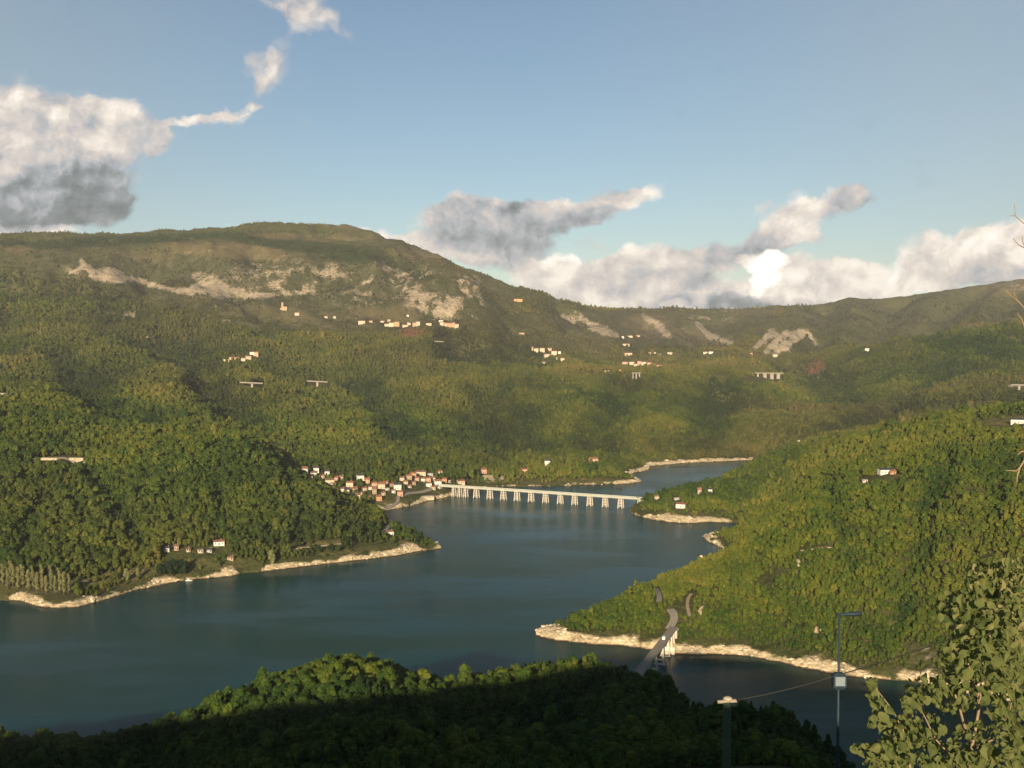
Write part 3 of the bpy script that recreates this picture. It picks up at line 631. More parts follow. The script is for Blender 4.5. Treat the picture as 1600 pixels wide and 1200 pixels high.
# ------------------------------------------------------------------ where the buildings stand (bearing of the foot, width and height seen, colours)
WH, CR, TA, OR, PK, GR = (.66,.64,.58), (.52,.44,.33), (.38,.29,.20), (.50,.29,.16), (.50,.32,.24), (.42,.43,.42)
RR_, RB, RD, RG = (.23,.105,.068), (.17,.105,.072), (.045,.045,.06), (.30,.28,.26)
CN = {WH:'white', CR:'cream', TA:'tan', OR:'orange', PK:'pink', GR:'grey'}; RN = {RR_:'red', RB:'brown', RD:'dark', RG:'grey'}
VILLAGE = [(475,741,14,11,WH,RR_),(494,738,9,9,WH,RD),(490,743,11,6,WH,RB),(511,743,8,9,WH,RD),(515,756,15,8,CR,RB),(526,751,6,6,PK,RR_),(534,749,7,6,TA,RB),
 (563,751,11,10,WH,RD),(574,755,9,8,OR,RR_),(547,760,12,8,CR,RR_),(535,768,8,6,WH,RB),(542,771,8,8,WH,RD),(553,768,11,6,TA,RR_),(556,779,15,8,CR,RB),
 (585,759,9,6,PK,RR_),(597,763,12,9,CR,RR_),(585,772,7,10,TA,RB),(592,782,9,8,OR,RR_),(605,766,7,4,GR,RG),(621,765,12,10,WH,RD),(625,775,9,8,PK,RR_),
 (629,751,8,6,CR,RB),(639,749,9,7,TA,RR_),(646,745,9,7,OR,RR_),(658,742,17,6,CR,RB),(673,743,10,4,GR,RG),(686,740,10,5,CR,RR_),(669,752,9,6,PK,RR_),
 (670,760,9,6,WH,RB),(684,758,11,8,WH,RR_),(694,753,8,6,OR,RR_),(702,754,4,4,GR,RG),(485,747,7,5,CR,RR_),(503,747,7,5,CR,RR_),(521,760,8,6,WH,RR_),(556,766,7,5,PK,RR_),(570,766,7,5,CR,RR_),(579,765,6,5,WH,RR_),(566,774,7,5,CR,RR_),(604,757,6,5,PK,RR_),(612,760,6,5,TA,RR_),(615,770,6,5,WH,RR_),(634,756,7,5,CR,RR_),(652,751,7,5,PK,RR_),(661,752,7,5,WH,RR_),(677,750,7,5,CR,RR_),(647,757,6,5,TA,RR_),(640,762,6,4,CR,RR_),(677,765,7,5,CR,RR_),(599,774,6,5,CR,RR_),(577,779,6,4,TA,RR_),(720,755,12,5,CR,RR_),(669,778,18,4,CR,RG)]
FARSHORE = [(754,739,12,7,PK,RR_),(821,737,18,5,PK,RR_),(856,727,9,9,WH,RD),(891,724,7,5,TA,RB),(927,723,14,8,PK,RR_)]
SPIT = [(1026,780,7,6,CR,RB),(1093,772,6,9,CR,RR_),(1108,769,9,6,WH,RD),(1064,793,15,7,WH,RR_),(1057,781,8,3,GR,RG)]
RIGHT = [(1255,692,18,5,CR,RG),(1277,689,8,6,WH,RR_),(1274,714,12,8,WH,RD),(1286,713,5,5,CR,RR_),(1383,740,21,8,WH,RD),(1396,741,8,6,OR,RR_),(1351,754,8,4,CR,RG),(1592,662,24,8,WH,RD)]
LEFT = [(261,862,9,7,WH,RD),(276,860,7,8,TA,RB),(294,862,6,5,CR,RB),(313,863,8,5,CR,RG),(328,863,8,5,GR,RD),(342,851,17,7,WH,RR_),(361,874,10,5,TA,RB)]
TIP = [(610.5,836,9,7,WH,RR_)]
HAM_A = [(354,566,9,5,CR,RG),(361,562,6,4,CR,RB),(370,563,7,5,PK,RR_),(380,564,7,5,CR,RB),(388,562,8,6,CR,RR_),(394,555,7,5,WH,RB),(401,557,7,7,PK,RR_)]
HAM_B = [(565,506,11,5,CR,RB),(580,504,6,3,TA,RB),(598,504,7,3,CR,RB),(608,502,5,3,PK,RB),(605,510,9,4,CR,RB),(612,510,8,6,CR,RR_),(620,510,10,7,OR,RB),(633,511,9,4,CR,RB),(639,508,6,4,CR,RB),
 (648,510,7,6,PK,RB),(653,509,6,7,CR,RB),(637,495,4,2,WH,RG),(670,508,9,3,CR,RB),(689,503,7,3,WH,RG),(690,508,6,5,CR,RB),(696,509,7,5,PK,RR_),(702,511,8,6,OR,RR_),(708,511,7,7,PK,RR_),(713,512,7,6,CR,RR_)]
HAM_C = [(832,548,3,6,TA,RB),(838,550,7,6,CR,RB),(847,550,8,6,CR,RB),(859,549,7,5,PK,RR_),(866,555,9,7,CR,RB),(855,559,10,6,CR,RB),(862,561,8,6,PK,RR_),(874,553,5,4,WH,RG),(871,562,4,4,GR,RG),(879,564,6,5,CR,RR_),(815,522,9,2,TA,RB),(850,568,6,3,TA,RG)]
HAM_D = [(973,528,4,3,WH,RB),(984,527,9,2.5,CR,RB),(996,526,9,2.5,PK,RB),(978,541,11,4,CR,RR_),(962,550,4,2,CR,RG),(977,556,8,5,PK,RB),(984,556,8,5,CR,RB),(1019,553,12,3,CR,RB),(1030,556,6,3,TA,RB),(1047,553,8,2.5,CR,RB),
 (977,569,9,3,PK,RB),(987,570,8,4,CR,RB),(993,572,7,4,CR,RR_),(999,570,6,6,PK,RB),(1006,570,8,5,CR,RR_),(1015,571,8,5,PK,RR_),(1023,572,7,4,CR,RB),(1030,574,8,4,OR,RR_),(950,581,11,2.5,TA,RG),(969,580,6,3,OR,RB)]
HAM_E = [(1102,553,7,3,CR,RB),(1111,552,7,3,WH,RB),(1172,556,8,5,PK,RR_),(1211,557,7,4,CR,RB),(1355,549,6,5,WH,RG)]
LONE = [(464,493,7,4,CR,RB),(509,497,5,3,CR,RG),(523,497,4,3,CR,RB)]
RIDGE = [(810,471,14,4,OR,RB)]
SETS = [('village', VILLAGE, 'houses of the village above the bridge', 'in the lakeside village', .95),
 ('far', FARSHORE, 'houses on the shore behind the bridge', 'in trees behind the long bridge', 1),
 ('spit', SPIT, 'houses on the wooded spit at the bridge end', 'on the wooded spit where the bridge ends', 1),
 ('right', RIGHT, 'farm buildings on the hillside across the near bay', 'on the wooded hillside right of the lake', 1),
 ('left', LEFT, 'houses in the trees behind the lower left shore', 'behind the lower left shore', 1),
 ('tip', TIP, None, 'on the tip of the left peninsula', 1),
 ('a', HAM_A, 'houses of the small hamlet under the cliff band', 'in the hamlet below the cliff band', 1),
 ('b', HAM_B, 'houses of the long hamlet high on the mountain', 'in the hamlet over the reddish field', 1),
 ('c', HAM_C, 'houses of the compact hamlet on the middle slope', 'in the compact mid-slope hamlet', 1),
 ('d', HAM_D, 'houses of the scattered hamlet below the bare gully', 'in the hamlet below the bare gully', 1),
 ('e', HAM_E, 'buildings near the pale crag in the side valley', 'near the pale crag of the side valley', 1),
 ('l', LONE, 'lone houses below the rocky mountain face', 'on the slope below the rocky face', 1),
 ('r', RIDGE, None, 'on the ridge right of the bald mountain', 1)]
HPOS = []
for key, lst, grp, where, sc in SETS:
    for i, (u, v, w, h, wc_, rc) in enumerate(lst):
        p = hit(u, v, 600); px = p[1] / F
        HPOS.append((key, i, p, w * px, h * px, wc_, rc, u, v))

# ------------------------------------------------------------------ roads
ROADS = [  # bearings along the centre, half width in m, half width of the clearing, name, colour key
 ([(598,836),(603,829),(608,822),(613,817)], 2.6, 7, 'road'),
 ([(1044,984),(1050,976),(1055,968),(1054,960),(1048,953)], 2.7, 6, 'road'),
 ([(1029,943),(1031,934),(1028,926),(1024,920)], 1.9, 5, 'road'),
 ([(1078,964),(1074,950),(1074,938),(1080,928)], 1.2, 4, 'dirt_track'),
 ([(440,862),(480,856),(520,852),(555,849)], 1.3, 3, 'dirt_track'),
 ([(690,757),(676,763),(660,768),(640,770),(622,775)], 2.6, 6, 'road'),
 ([(622,776),(622,786),(612,792),(600,794)], 2.2, 5, 'road'),
 ([(1250,862),(1275,859),(1300,857)], 1.2, 3, 'dirt_track'),
 ([(50,719),(80,717),(110,718),(135,721)], 1.6, 6, 'road'),
 ([(1578,604),(1600,606),(1625,608)], 5, 12, 'road'),
 ([(0,619),(60,615),(110,612)], 2, 6, 'dirt_track'),
 ([(1190,742),(1215,735),(1240,728)], 1.2, 3, 'dirt_track'),
]
ROADP = []
for pts, hw, clr, nm in ROADS:
    ps = [hit(u, v, 500) for u, v in pts]; out = []
    for a, b_ in zip(ps, ps[1:]):
        kk = max(2, int(np.hypot(*(b_ - a)[:2]) / 4))
        if np.hypot(*(b_ - a)[:2]) > 400: continue
        out += [a + (b_ - a) * t for t in np.linspace(0, 1, kk, endpoint=False)]
    out.append(ps[-1]); P_ = np.array(out)
    for _ in range(3): P_[1:-1] = (P_[:-2] + P_[1:-1] * 2 + P_[2:]) / 4
    ROADP.append((P_, hw, clr, nm))

# ------------------------------------------------------------------ trees: where they stand
def grid_pts(r0, r1, sp, jit=.42):
    out = []; r = r0
    while r < r1:
        s = sp(r); k_ = int(2 * 0.485 * r / s)
        a = -0.485 + (np.arange(k_) + RNG.uniform(-jit, jit, k_)) * s / r
        rr_ = r + RNG.uniform(-jit, jit, k_) * s
        out.append(np.stack([rr_ * np.sin(a), rr_ * np.cos(a)], -1)); r += s * .95
    return np.concatenate(out)
TP = grid_pts(255, 6500, lambda r: np.interp(r, [250, 590, 610, 1500, 3000, 4900, 6500], [2.3, 2.5, 3.4, 4.5, 6.9, 10.5, 17]))
x, y = TP[:, 0], TP[:, 1]
sdp = lake_sd(x, y); m = sdp > 4; x, y, sdp = x[m], y[m], sdp[m]
z = terrain_z(x, y); r = np.hypot(x, y); u, v = project(x, y, z)
rk, md, rd, fl, dk, bk, sc_ = cover_maps(u, v, x, y, r, sdp, z)
rnd = RNG.random(len(x)); dn = fbm2(x, y, 60, 3, .6, 88)
ok = (bk < .35 + .25 * rnd) & (rk < .25 + .5 * rnd) & (md < .2 + .75 * rnd ** 2) & (fl < .25 + .9 * rnd ** 3) & (rd < .3 + .9 * rnd) & (sdp > 5 + 10 * rnd) & (dn > -.50 + .20 * rnd) & ((sc_ < .25) | (fbm2(x, y, 55, 3, .6, 93) > -.42 + .34 * sc_ - .45 * dk + .5 * (rnd - .5)))
vil = ell(u, v, 590, 766, 120, 24, 4); ok &= ~((vil > .3) & (rnd < .55) & (r > 1330))
fr = sstep(3300, 4700, r); ok &= rnd > fr * (.25 + .75 * sstep(-.3, .35, fbm2(x, y, 190, 3, .6, 91)))
for key, i, p, w, h, wc_, rc, hu, hv in HPOS:
    dx = x - p[0]; dy = y - p[1]; hd = math.hypot(p[0], p[1]); ex, ey = -p[0] / hd, -p[1] / hd
    al = dx * ex + dy * ey; la = np.abs(dx * ey - dy * ex)
    ok &= ~((la < w * .5 + 3) & (al > -8 - w * .3) & (al < 26 if key not in ('village',) else al < 22))
for vu0, vu1, vv, vd in ((372,414,604,30),(476,516,603,30),(-40,20,620,30),(1160,1226,594,80),(985,1003,589,40),(676,696,534,20),(1575,1645,604,30),(46,134,725,23),(1535,1640,667,26),(1340,1405,752,20)):
    ok &= ~((u > vu0) & (u < vu1) & (np.abs(v - vv) < (7 if vd in (26, 20) else 6)) & (r > 700))
ok &= ~((u < 116) & (v > 905) & (v < 943) & (r < 1100))
for P_, hw, clr, nm in ROADP:
    d2 = np.full(len(x), 1e9)
    lo = P_.min(0) - clr - 25; hi = P_.max(0) + clr + 25
    near = (x > lo[0]) & (x < hi[0]) & (y > lo[1]) & (y < hi[1]); ii = np.nonzero(near)[0]
    if len(ii):
        for q in P_:
            hd = math.hypot(q[0], q[1]); ex, ey = -q[0] / hd, -q[1] / hd
            dx = x[ii] - q[0]; dy = y[ii] - q[1]; al = dx * ex + dy * ey; la = np.abs(dx * ey - dy * ex)
            ok[ii[(la < hw + 1.5) & (al > -clr) & (al < clr * 2.4)]] = False
# the road bridge across the near arm and the long bridge keep their ends open
x, y, z, r, sdp, u, v, dk, rd, md, sc_ = [q[ok] for q in (x, y, z, r, sdp, u, v, dk, rd, md, sc_)]
nn = len(x)
scale = np.interp(r, [250, 590, 610, 1300, 2500, 4900], [.34, .40, .56, .66, .74, .92]) * np.exp(RNG.normal(0, .34, nn)).clip(.42, 1.9) * np.where(RNG.random(nn) < .06, 1.45, 1.0)
rightish = sstep(900, 1100, u) * (r < 1400) * (r > 620)
scale *= 1 - .22 * rightish; scale *= 1 - .45 * sstep(.15, .5, sc_); scale *= np.where((v < 388) & (u < 620), .55, 1); scale *= np.where((u > 518) & (u < 580) & (r > 1150) & (r < 1345), .55, 1)
scale *= np.interp(sdp, [4, 25], [.55, 1.0])
# keep what the place in front of the camera could show: visibility along each bearing, with slack
prof = (GZ - HC) / np.maximum(RR, 1); run = np.maximum.accumulate(np.where(RR > 240, prof, -9), axis=1)
ia = np.clip(np.interp(np.arctan2(x, y), az, np.arange(nA)).astype(int), 0, nA - 1); ir = np.clip(np.interp(r, rr, np.arange(nR)).astype(int), 0, nR - 1)
hi_ = (z + 10 * scale - HC) / r
vis = hi_ > run[ia, np.maximum(ir - 3, 0)] - .010
x, y, z, r, sdp, u, v, dk, rd, md, sc_, scale, rightish = [q[vis] for q in (x, y, z, r, sdp, u, v, dk, rd, md, sc_, scale, rightish)]
nn = len(x); print('trees', nn)
tint = .42 + .55 * fbm2(x, y, 260, 4, .6, 101) + .30 * fbm2(x, y, 900, 2, .5, 103) + .30 * fbm2(x, y, 28, 2, .5, 107) + RNG.normal(0, .07, nn) - .028 * ravines(x, y).clip(0, 14) + .19 * rightish + .28 * (1 - 2.6 * np.abs(fbm2(x + .25 * y, y * .55, 460, 4, .52, 19)) - .35) * sstep(1100, 1700, r) - .30 * dk + .10 * sstep(600, 300, u) * 0 + .30 * rd  # darker in ravines and gullies: moister growth, and relief shade put into the tint
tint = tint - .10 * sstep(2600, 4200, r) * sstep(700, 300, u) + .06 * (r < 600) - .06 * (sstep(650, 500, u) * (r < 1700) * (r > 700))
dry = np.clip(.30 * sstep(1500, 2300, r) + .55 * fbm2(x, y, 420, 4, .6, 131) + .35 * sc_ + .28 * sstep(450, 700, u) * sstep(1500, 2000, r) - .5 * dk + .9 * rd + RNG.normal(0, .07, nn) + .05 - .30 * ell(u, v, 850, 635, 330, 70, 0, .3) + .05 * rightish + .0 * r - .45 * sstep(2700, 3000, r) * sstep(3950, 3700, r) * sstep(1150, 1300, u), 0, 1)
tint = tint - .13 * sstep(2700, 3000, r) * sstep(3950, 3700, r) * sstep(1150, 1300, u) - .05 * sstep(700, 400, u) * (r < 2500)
kindn = fbm2(x, y, 90, 2, .5, 120) + RNG.normal(0, .35, nn)
ki = np.select([kindn < -.45, kindn < -.1, kindn < .2, kindn < .5], [2, 0, 1, 3], 4)
rotz = RNG.uniform(0, 6.28, nn)

# points of the forest as one object, instanced by nodes
def scatter(name, px, py, pz, sc, rz, tint, ki, sources, dry=None):
    me = bpy.data.meshes.new(name); me.vertices.add(len(px))
    me.vertices.foreach_set('co', np.stack([px, py, pz], -1).astype(np.float32).ravel())
    for nm, arr, ty in (('size', sc, 'FLOAT'), ('turn', rz, 'FLOAT'), ('tint', tint, 'FLOAT'), ('dry', tint * 0 if dry is None else dry, 'FLOAT'), ('sort', ki, 'INT')):
        a = me.attributes.new(nm, ty, 'POINT'); a.data.foreach_set('value', np.asarray(arr, np.int32 if ty == 'INT' else np.float32))
    ob = link(bpy.data.objects.new(name, me))
    ng = bpy.data.node_groups.new(name, 'GeometryNodeTree')
    ng.interface.new_socket('Geometry', in_out='INPUT', socket_type='NodeSocketGeometry'); ng.interface.new_socket('Geometry', in_out='OUTPUT', socket_type='NodeSocketGeometry')
    k = N(ng); gi = k('NodeGroupInput'); go = k('NodeGroupOutput')
    g2i = k('GeometryNodeGeometryToInstance')
    for s in sources:
        oi = k('GeometryNodeObjectInfo'); oi.inputs['Object'].default_value = s; oi.transform_space = 'ORIGINAL'
        k.link(oi.outputs['Geometry'], g2i.inputs[0])
    # each kind becomes one pickable instance
    jn = k('GeometryNodeJoinGeometry'); ng.nodes.remove(g2i)
    for s in reversed(sources):
        oi = k('GeometryNodeObjectInfo'); oi.inputs['Object'].default_value = s; oi.inputs['As Instance'].default_value = True
        k.link(oi.outputs['Geometry'], jn.inputs[0])
    def named(nm, ty):
        a = k('GeometryNodeInputNamedAttribute'); a.data_type = ty; a.inputs[0].default_value = nm; return a.outputs[0]
    m2p = k('GeometryNodeMeshToPoints'); k.link(gi.outputs[0], m2p.inputs[0]); m2p.inputs['Radius'].default_value = .05
    iop = k('GeometryNodeInstanceOnPoints'); k.link(m2p.outputs[0], iop.inputs['Points']); k.link(jn.outputs[0], iop.inputs['Instance'])
    iop.inputs['Pick Instance'].default_value = True; k.link(named('sort', 'INT'), iop.inputs['Instance Index'])
    cx = k('ShaderNodeCombineXYZ'); k.link(named('turn', 'FLOAT'), cx.inputs[2]); k.link(cx.outputs[0], iop.inputs['Rotation'])
    k.link(named('size', 'FLOAT'), iop.inputs['Scale']); k.link(iop.outputs[0], go.inputs[0])
    md_ = ob.modifiers.new(name, 'NODES'); md_.node_group = ng
    tag(ob, kind='stuff'); return ob

def join_tree(kd, i):
    """crown and trunk of one kind in a single mesh, for the mass of the forest"""
    a, b_ = kd; va = np.empty(len(a.vertices) * 3, np.float32); a.vertices.foreach_get('co', va)
    fa = np.empty(len(a.polygons) * 3, np.int32); a.polygons.foreach_get('vertices', fa)
    me = bpy.data.meshes.new('forest_tree'); vb = [tuple(p.co) for p in b_.vertices]; fb = [tuple(i_ + len(a.vertices) for i_ in p.vertices) for p in b_.polygons]
    me.from_pydata([tuple(p) for p in va.reshape(-1, 3)] + vb, [], [tuple(int(q_) for q_ in t) for t in fa.reshape(-1, 3)] + fb)
    me.materials.append(LEAF); me.materials.append(BARK)
    me.polygons.foreach_set('material_index', [0] * (len(fa) // 3) + [1] * len(fb)); me.update()
    return bpy.data.objects.new('forest_tree', me)
SRC = [join_tree(kd, i) for i, kd in enumerate(KINDS)]

inframe = (u > 5) & (u < 1595) & (v - 5 * scale * F / r < 1195)
cand = np.nonzero((r < 620) & inframe & (hi_[vis] > run[ia[vis], np.maximum(ir[vis] - 1, 0)]))[0]
cand = cand[np.argsort(-(scale[cand] / r[cand]))][:292]
rest = np.ones(nn, bool); rest[cand] = False
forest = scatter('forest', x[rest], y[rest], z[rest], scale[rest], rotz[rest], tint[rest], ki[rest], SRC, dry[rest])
forest['label'] = 'woods of broadleaf trees and scrub covering the hills around the lake'

def tree(name, kd, loc, sc, rz, tint, label, cat, group=None, sz=None, mat=None):
    o = empty(name, loc, rz, sc)
    if sz: o.scale = sz
    tag(o, label, cat, group)
    for nm, me in (('crown', kd[0]), ('trunk', kd[1])):
        c = link(bpy.data.objects.new(nm, me), o)
        c['tint'] = float(tint); c['dry'] = 0.0
    return o
SHP = ['round-crowned', 'broad-crowned', 'tall narrow', 'low shrubby', 'pointed']
def who(i):
    tone = 'dark green' if tint[i] < .38 else 'mid green' if tint[i] < .56 else 'yellowish green'
    wh = 'left of the near wooded slope' if u[i] < 500 else 'middle of the near wooded slope' if u[i] < 900 else 'right of the near wooded slope'
    wh = {'left': 'on the near wooded slope, left part', 'middle': 'on the near wooded slope, middle part', 'right': 'on the near wooded slope, right part'}[wh.split()[0]]
    lb = f'{tone} {SHP[int(ki[i])]} tree {wh}'
    return lb, 'tree', f'{tone} {SHP[int(ki[i])]} trees {wh}'
for i in cand:
    tree('hillside_tree', FINE[int(ki[i])], (x[i], y[i], z[i]), scale[i], rotz[i], tint[i], *who(i))

# shore rocks
sp = grid_pts(600, 2100, lambda r_: 1.9 + r_ / 900, .5); sx, sy = sp[:, 0], sp[:, 1]
ssd = lake_sd(sx, sy); mm = (ssd > -.6) & (ssd < 16); sx, sy, ssd = sx[mm], sy[mm], ssd[mm]; sz_ = terrain_z(sx, sy); su, sv = project(sx, sy, sz_)
sb = cover_maps(su, sv, sx, sy, np.hypot(sx, sy), ssd, sz_)[5]; cl = fbm2(sx, sy, 18, 3, .6, 140)
mm = (sb > .5) & (cl > -.08) & (RNG.random(len(sx)) < .75) & (sv < 1090); sx, sy, sz_ = sx[mm], sy[mm], sz_[mm]
ROCKM = flat('shore_rock', (.60, .51, .36), .9, .1, .35, .9)
rsrc = []
for i in range(4):
    vv = IV2 * (1 + .22 * rg.normal(size=(len(IV2), 1))) * np.array([1.2, .9, .6]); vv = np.round(vv * 2.2) / 2.2 * .35 + vv * .65
    rsrc.append(bpy.data.objects.new('shore_rock', np_mesh('shore_rock', vv, IF2, ROCKM, False)))
rocks = scatter('shore_rocks', sx, sy, sz_, RNG.lognormal(-.25, .5, len(sx)) * .9, RNG.uniform(0, 6, len(sx)), np.zeros(len(sx)), RNG.integers(0, 4, len(sx)), rsrc)
rocks['label'] = 'pale broken rocks lying along the waterline'
print('rocks', len(sx))

# ------------------------------------------------------------------ roads and tracks
MROAD = flat('road_surface', (.22, .20, .165), .9, .2, .15, .4); MDIRT = flat('dirt_surface', (.26, .21, .14), .95, .1, .2, .4)
for P_, hw, clr, nm in ROADP:
    mb = MB(); k_ = len(P_); vs = []
    for i, p in enumerate(P_):
        t = P_[min(i + 1, k_ - 1)] - P_[max(i - 1, 0)]; t = t[:2] / (np.hypot(*t[:2]) + 1e-9); nrm = np.array([-t[1], t[0]])
        zc = float(max(terrain_z(np.array([p[0] + nrm[0] * s_ * hw for s_ in (-1, 0, 1)]), np.array([p[1] + nrm[1] * s_ * hw for s_ in (-1, 0, 1)])).max(), .6)) + .25
        for s_ in (-1, 1): vs.append((p[0] + nrm[0] * hw * s_, p[1] + nrm[1] * hw * s_, zc))
        for s_ in (-1.6, 1.6): vs.append((p[0] + nrm[0] * hw * s_, p[1] + nrm[1] * hw * s_, zc - 2.5))
    fs = []
    for i in range(k_ - 1):
        a = i * 4; b_ = a + 4; fs += [(a, a + 1, b_ + 1, b_), (a, b_, b_ + 2, a + 2), (a + 1, a + 3, b_ + 3, b_ + 1)]
    mb.add(vs, fs); o_ = mb.build(nm, MROAD if nm == 'road' else MDIRT); tag(o_, kind='structure')
# ------------------------------------------------------------------ houses
_mc = {}
def wall_mat(c):
    if c not in _mc: _mc[c] = flat('wall_' + CN[c], c, .85, .2, .10, .25)
    return _mc[c]
def roof_mat(c):
    if c not in _mc: _mc[c] = flat('roof_' + RN[c], c, .85, .2, .25, .5)
    return _mc[c]
GLASS = flat('window_glass', (.03, .035, .045), .2, .5, .1, 1.0); SHUT = flat('shutter', (.10, .07, .045), .7, .3, .2, 1.0)
CHIM = flat('chimney_brick', (.34, .22, .16), .9, .1, .2, 1.0)
WIN = MB(); WIN.box(-.5, .5, -.06, .06, 0, 1.0); WINM = WIN.mesh('window', GLASS)
DOR = MB(); DOR.box(-.5, .5, -.06, .06, 0, 1.0); DORM = DOR.mesh('door', SHUT)
def house(p, w, h, wc_, rc, label, group, rz=0.0, detail=True, flatroof=False, name='house', cat='house', d=None):
    d = d or max(4.0, min(w * .75, 9.0)); rh = min(h * .28, 2.2)
    wh = h - rh * .55
    o = empty(name, (p[0], p[1], p[2] - .3), rz); tag(o, label, cat, group)
    mb = MB(); mb.box(-w/2, w/2, -d/2, d/2, -2.5, wh)
    if not flatroof: mb.add([(-w/2,-d/2,wh),(-w/2,d/2,wh),(-w/2,0,wh+rh),(w/2,-d/2,wh),(w/2,d/2,wh),(w/2,0,wh+rh)], [(0,2,1),(3,4,5)])
    mb.build('wall', wall_mat(wc_), o)
    rb = MB(); e = .45
    if flatroof: rb.box(-w/2-e, w/2+e, -d/2-e, d/2+e, wh+.003, wh + .35)
    else:
        s = rh / (d / 2); zb = wh - e * s
        for sg in (-1, 1):
            vs = [(-w/2-e, sg*(d/2+e), zb+.03), (w/2+e, sg*(d/2+e), zb+.03), (w/2+e, 0, wh+rh+.03), (-w/2-e, 0, wh+rh+.03)]
            vs += [(a, b_, c_ + .25) for a, b_, c_ in vs]
            rb.add(vs, [(0,1,2,3),(7,6,5,4),(0,4,5,1),(1,5,6,2),(3,2,6,7),(0,3,7,4)] if sg < 0 else [(3,2,1,0),(4,5,6,7),(1,5,4,0),(2,6,5,1),(7,6,2,3),(4,7,3,0)])
    ro = rb.build('roof', roof_mat(rc), o)
    if detail:
        if not flatroof:
            cb = MB(); cx = w * .22; cb.box(cx - .35, cx + .35, .3, 1.0, wh + rh * .5, wh + rh + 1.0); cb.build('chimney', CHIM, ro)
        nf = max(1, int(wh / 2.9)); nw = max(2, int(w / 3.0))
        for f_ in range(nf):
            for i in range(nw):
                cx = -w/2 + (i + .5) * w / nw
                if f_ == 0 and i == nw // 2:
                    q = link(bpy.data.objects.new('door', DORM), o); q.location = (cx, -d/2 - .03, .3); q.scale = (1.1, 1, 2.1); continue
                q = link(bpy.data.objects.new('window', WINM), o); q.location = (cx, -d/2 - .03, wh * f_ / nf + .95 + .3); q.scale = (.9, 1, 1.25)
    return o
ORD = ['', 'second ', 'third ', 'fourth ', 'fifth ', 'sixth ', 'seventh ', 'eighth ', 'ninth ', 'tenth ', 'eleventh ', 'twelfth ', 'thirteenth ', 'fourteenth ', 'fifteenth ', 'sixteenth ', 'seventeenth ', 'eighteenth ', 'nineteenth ', 'twentieth ']
info = {s[0]: s for s in SETS}
from collections import defaultdict
buckets = defaultdict(list)
for q in HPOS: buckets[(q[0], q[5], q[6])].append(q)
HERE = {('tip', 0): 'small white cabin with red roof on the tip of the left peninsula',
        ('village', len(VILLAGE) - 1): 'long low cream building at the water edge below the village',
        ('right', 7): 'large white farm building with dark roof beside the pale fields at the right edge',
        ('right', 4): 'wide white house with dark blue roof in the woods above the right shore',
        ('right', 5): 'orange house joined to the right end of the wide white one',
        ('r', 0): 'orange stone building standing alone on the ridge right of the bald mountain',
        ('left', 5): 'white house with red roof above the other houses of the lower left shore'}
hr = random.Random(3)
for q in HPOS:
    key, i, p, w, h, wc_, rc, hu, hv = q
    b_ = sorted(buckets[(key, wc_, rc)], key=lambda t: t[7]); pos = b_.index(q)
    where = info[key][3]; desc = f'{CN[wc_]} house with {RN[rc]} roof {where}'
    if len(b_) > 1:
        desc = ('leftmost ' if pos == 0 else 'rightmost ' if pos == len(b_) - 1 else ORD[pos] + 'from the left, ') + desc
    desc = HERE.get((key, i), desc)
    rz = hr.uniform(-.35, .35) + math.atan2(-p[0], p[1]) * .9
    house(p, w * (.92 if key == 'village' else .95), max(h * .98, 3.2), wc_, rc, desc, info[key][2], rz, detail=p[1] < 2200, flatroof=(rc == RG))

# ruined tower on the shoulder of the mountain
p = hit(441.5, 484, 2000); px = p[1] / F
o = empty('stone_tower', p, 0); tag(o, 'small square stone tower with a low ruin on the slope left of the long hamlet', 'tower')
mb = MB(); mb.frustum((0, 0, -3), (3.4, 3.4), (0, 0, 11 * px), (2.9, 2.9)); mb.box(-3.3, 3.3, -3.3, 3.3, 11 * px + .003, 11 * px + 1.2); mb.build('wall', wall_mat(TA), o)
mb = MB(); mb.box(3.6, 16, -4, 4, -3, 5 * px); mb.box(-7, -3.6, -4, 4, -3, 3 * px); mb.build('ruin_wall', wall_mat(TA), o)

# ------------------------------------------------------------------ the long bridge
CONC = flat('bridge_concrete', (.52, .47, .39), .85, .2, .16, .35); CONC2 = flat('deck_edge_concrete', (.40, .41, .36), .8, .2, .10, .2); TAR = flat('bridge_asphalt', (.06, .058, .056), .9, .2, .1, .5)
A = at_height(693, 757.0, 15.6); B = at_height(993, 777.0, 15.2); A[2] = B[2] = 0
dv = B - A; LB = float(np.hypot(dv[0], dv[1])); ang = math.atan2(dv[1], dv[0])
br = empty('road_bridge', (A[0], A[1], 0), ang); tag(br, 'long concrete road bridge on tall trestle piers crossing the lake', 'bridge')
zt = 15.4
mb = MB(); mb.box(-6, LB + 8, -4.2, 4.2, zt - 2.1, zt - 1.0)
for yy_ in (-2.9, 0, 2.9): mb.box(-6, LB + 8, yy_ - .3, yy_ + .3, zt - 2.8, zt - 2.103)
mb.build('deck', CONC2, br)
mb = MB(); mb.box(-6, LB + 8, -3.6, 3.6, zt - .997, zt - .92); mb.build('roadway', TAR, br)
for s_ in (-1, 1):
    mb = MB(); mb.box(-6, LB + 8, s_ * 4.05 - .14, s_ * 4.05 + .14, zt - .997, zt); mb.build('parapet', CONC2, br)
PX = [(709.5,768),(718.7,772),(728,775.5),(744.5,776),(765.5,777.5),(786.7,779),(808,781),(830,782.5),(852.5,784.5),(875.5,786),(898,788),(921.7,789.5),(945.7,791.5),(970,793.5)]
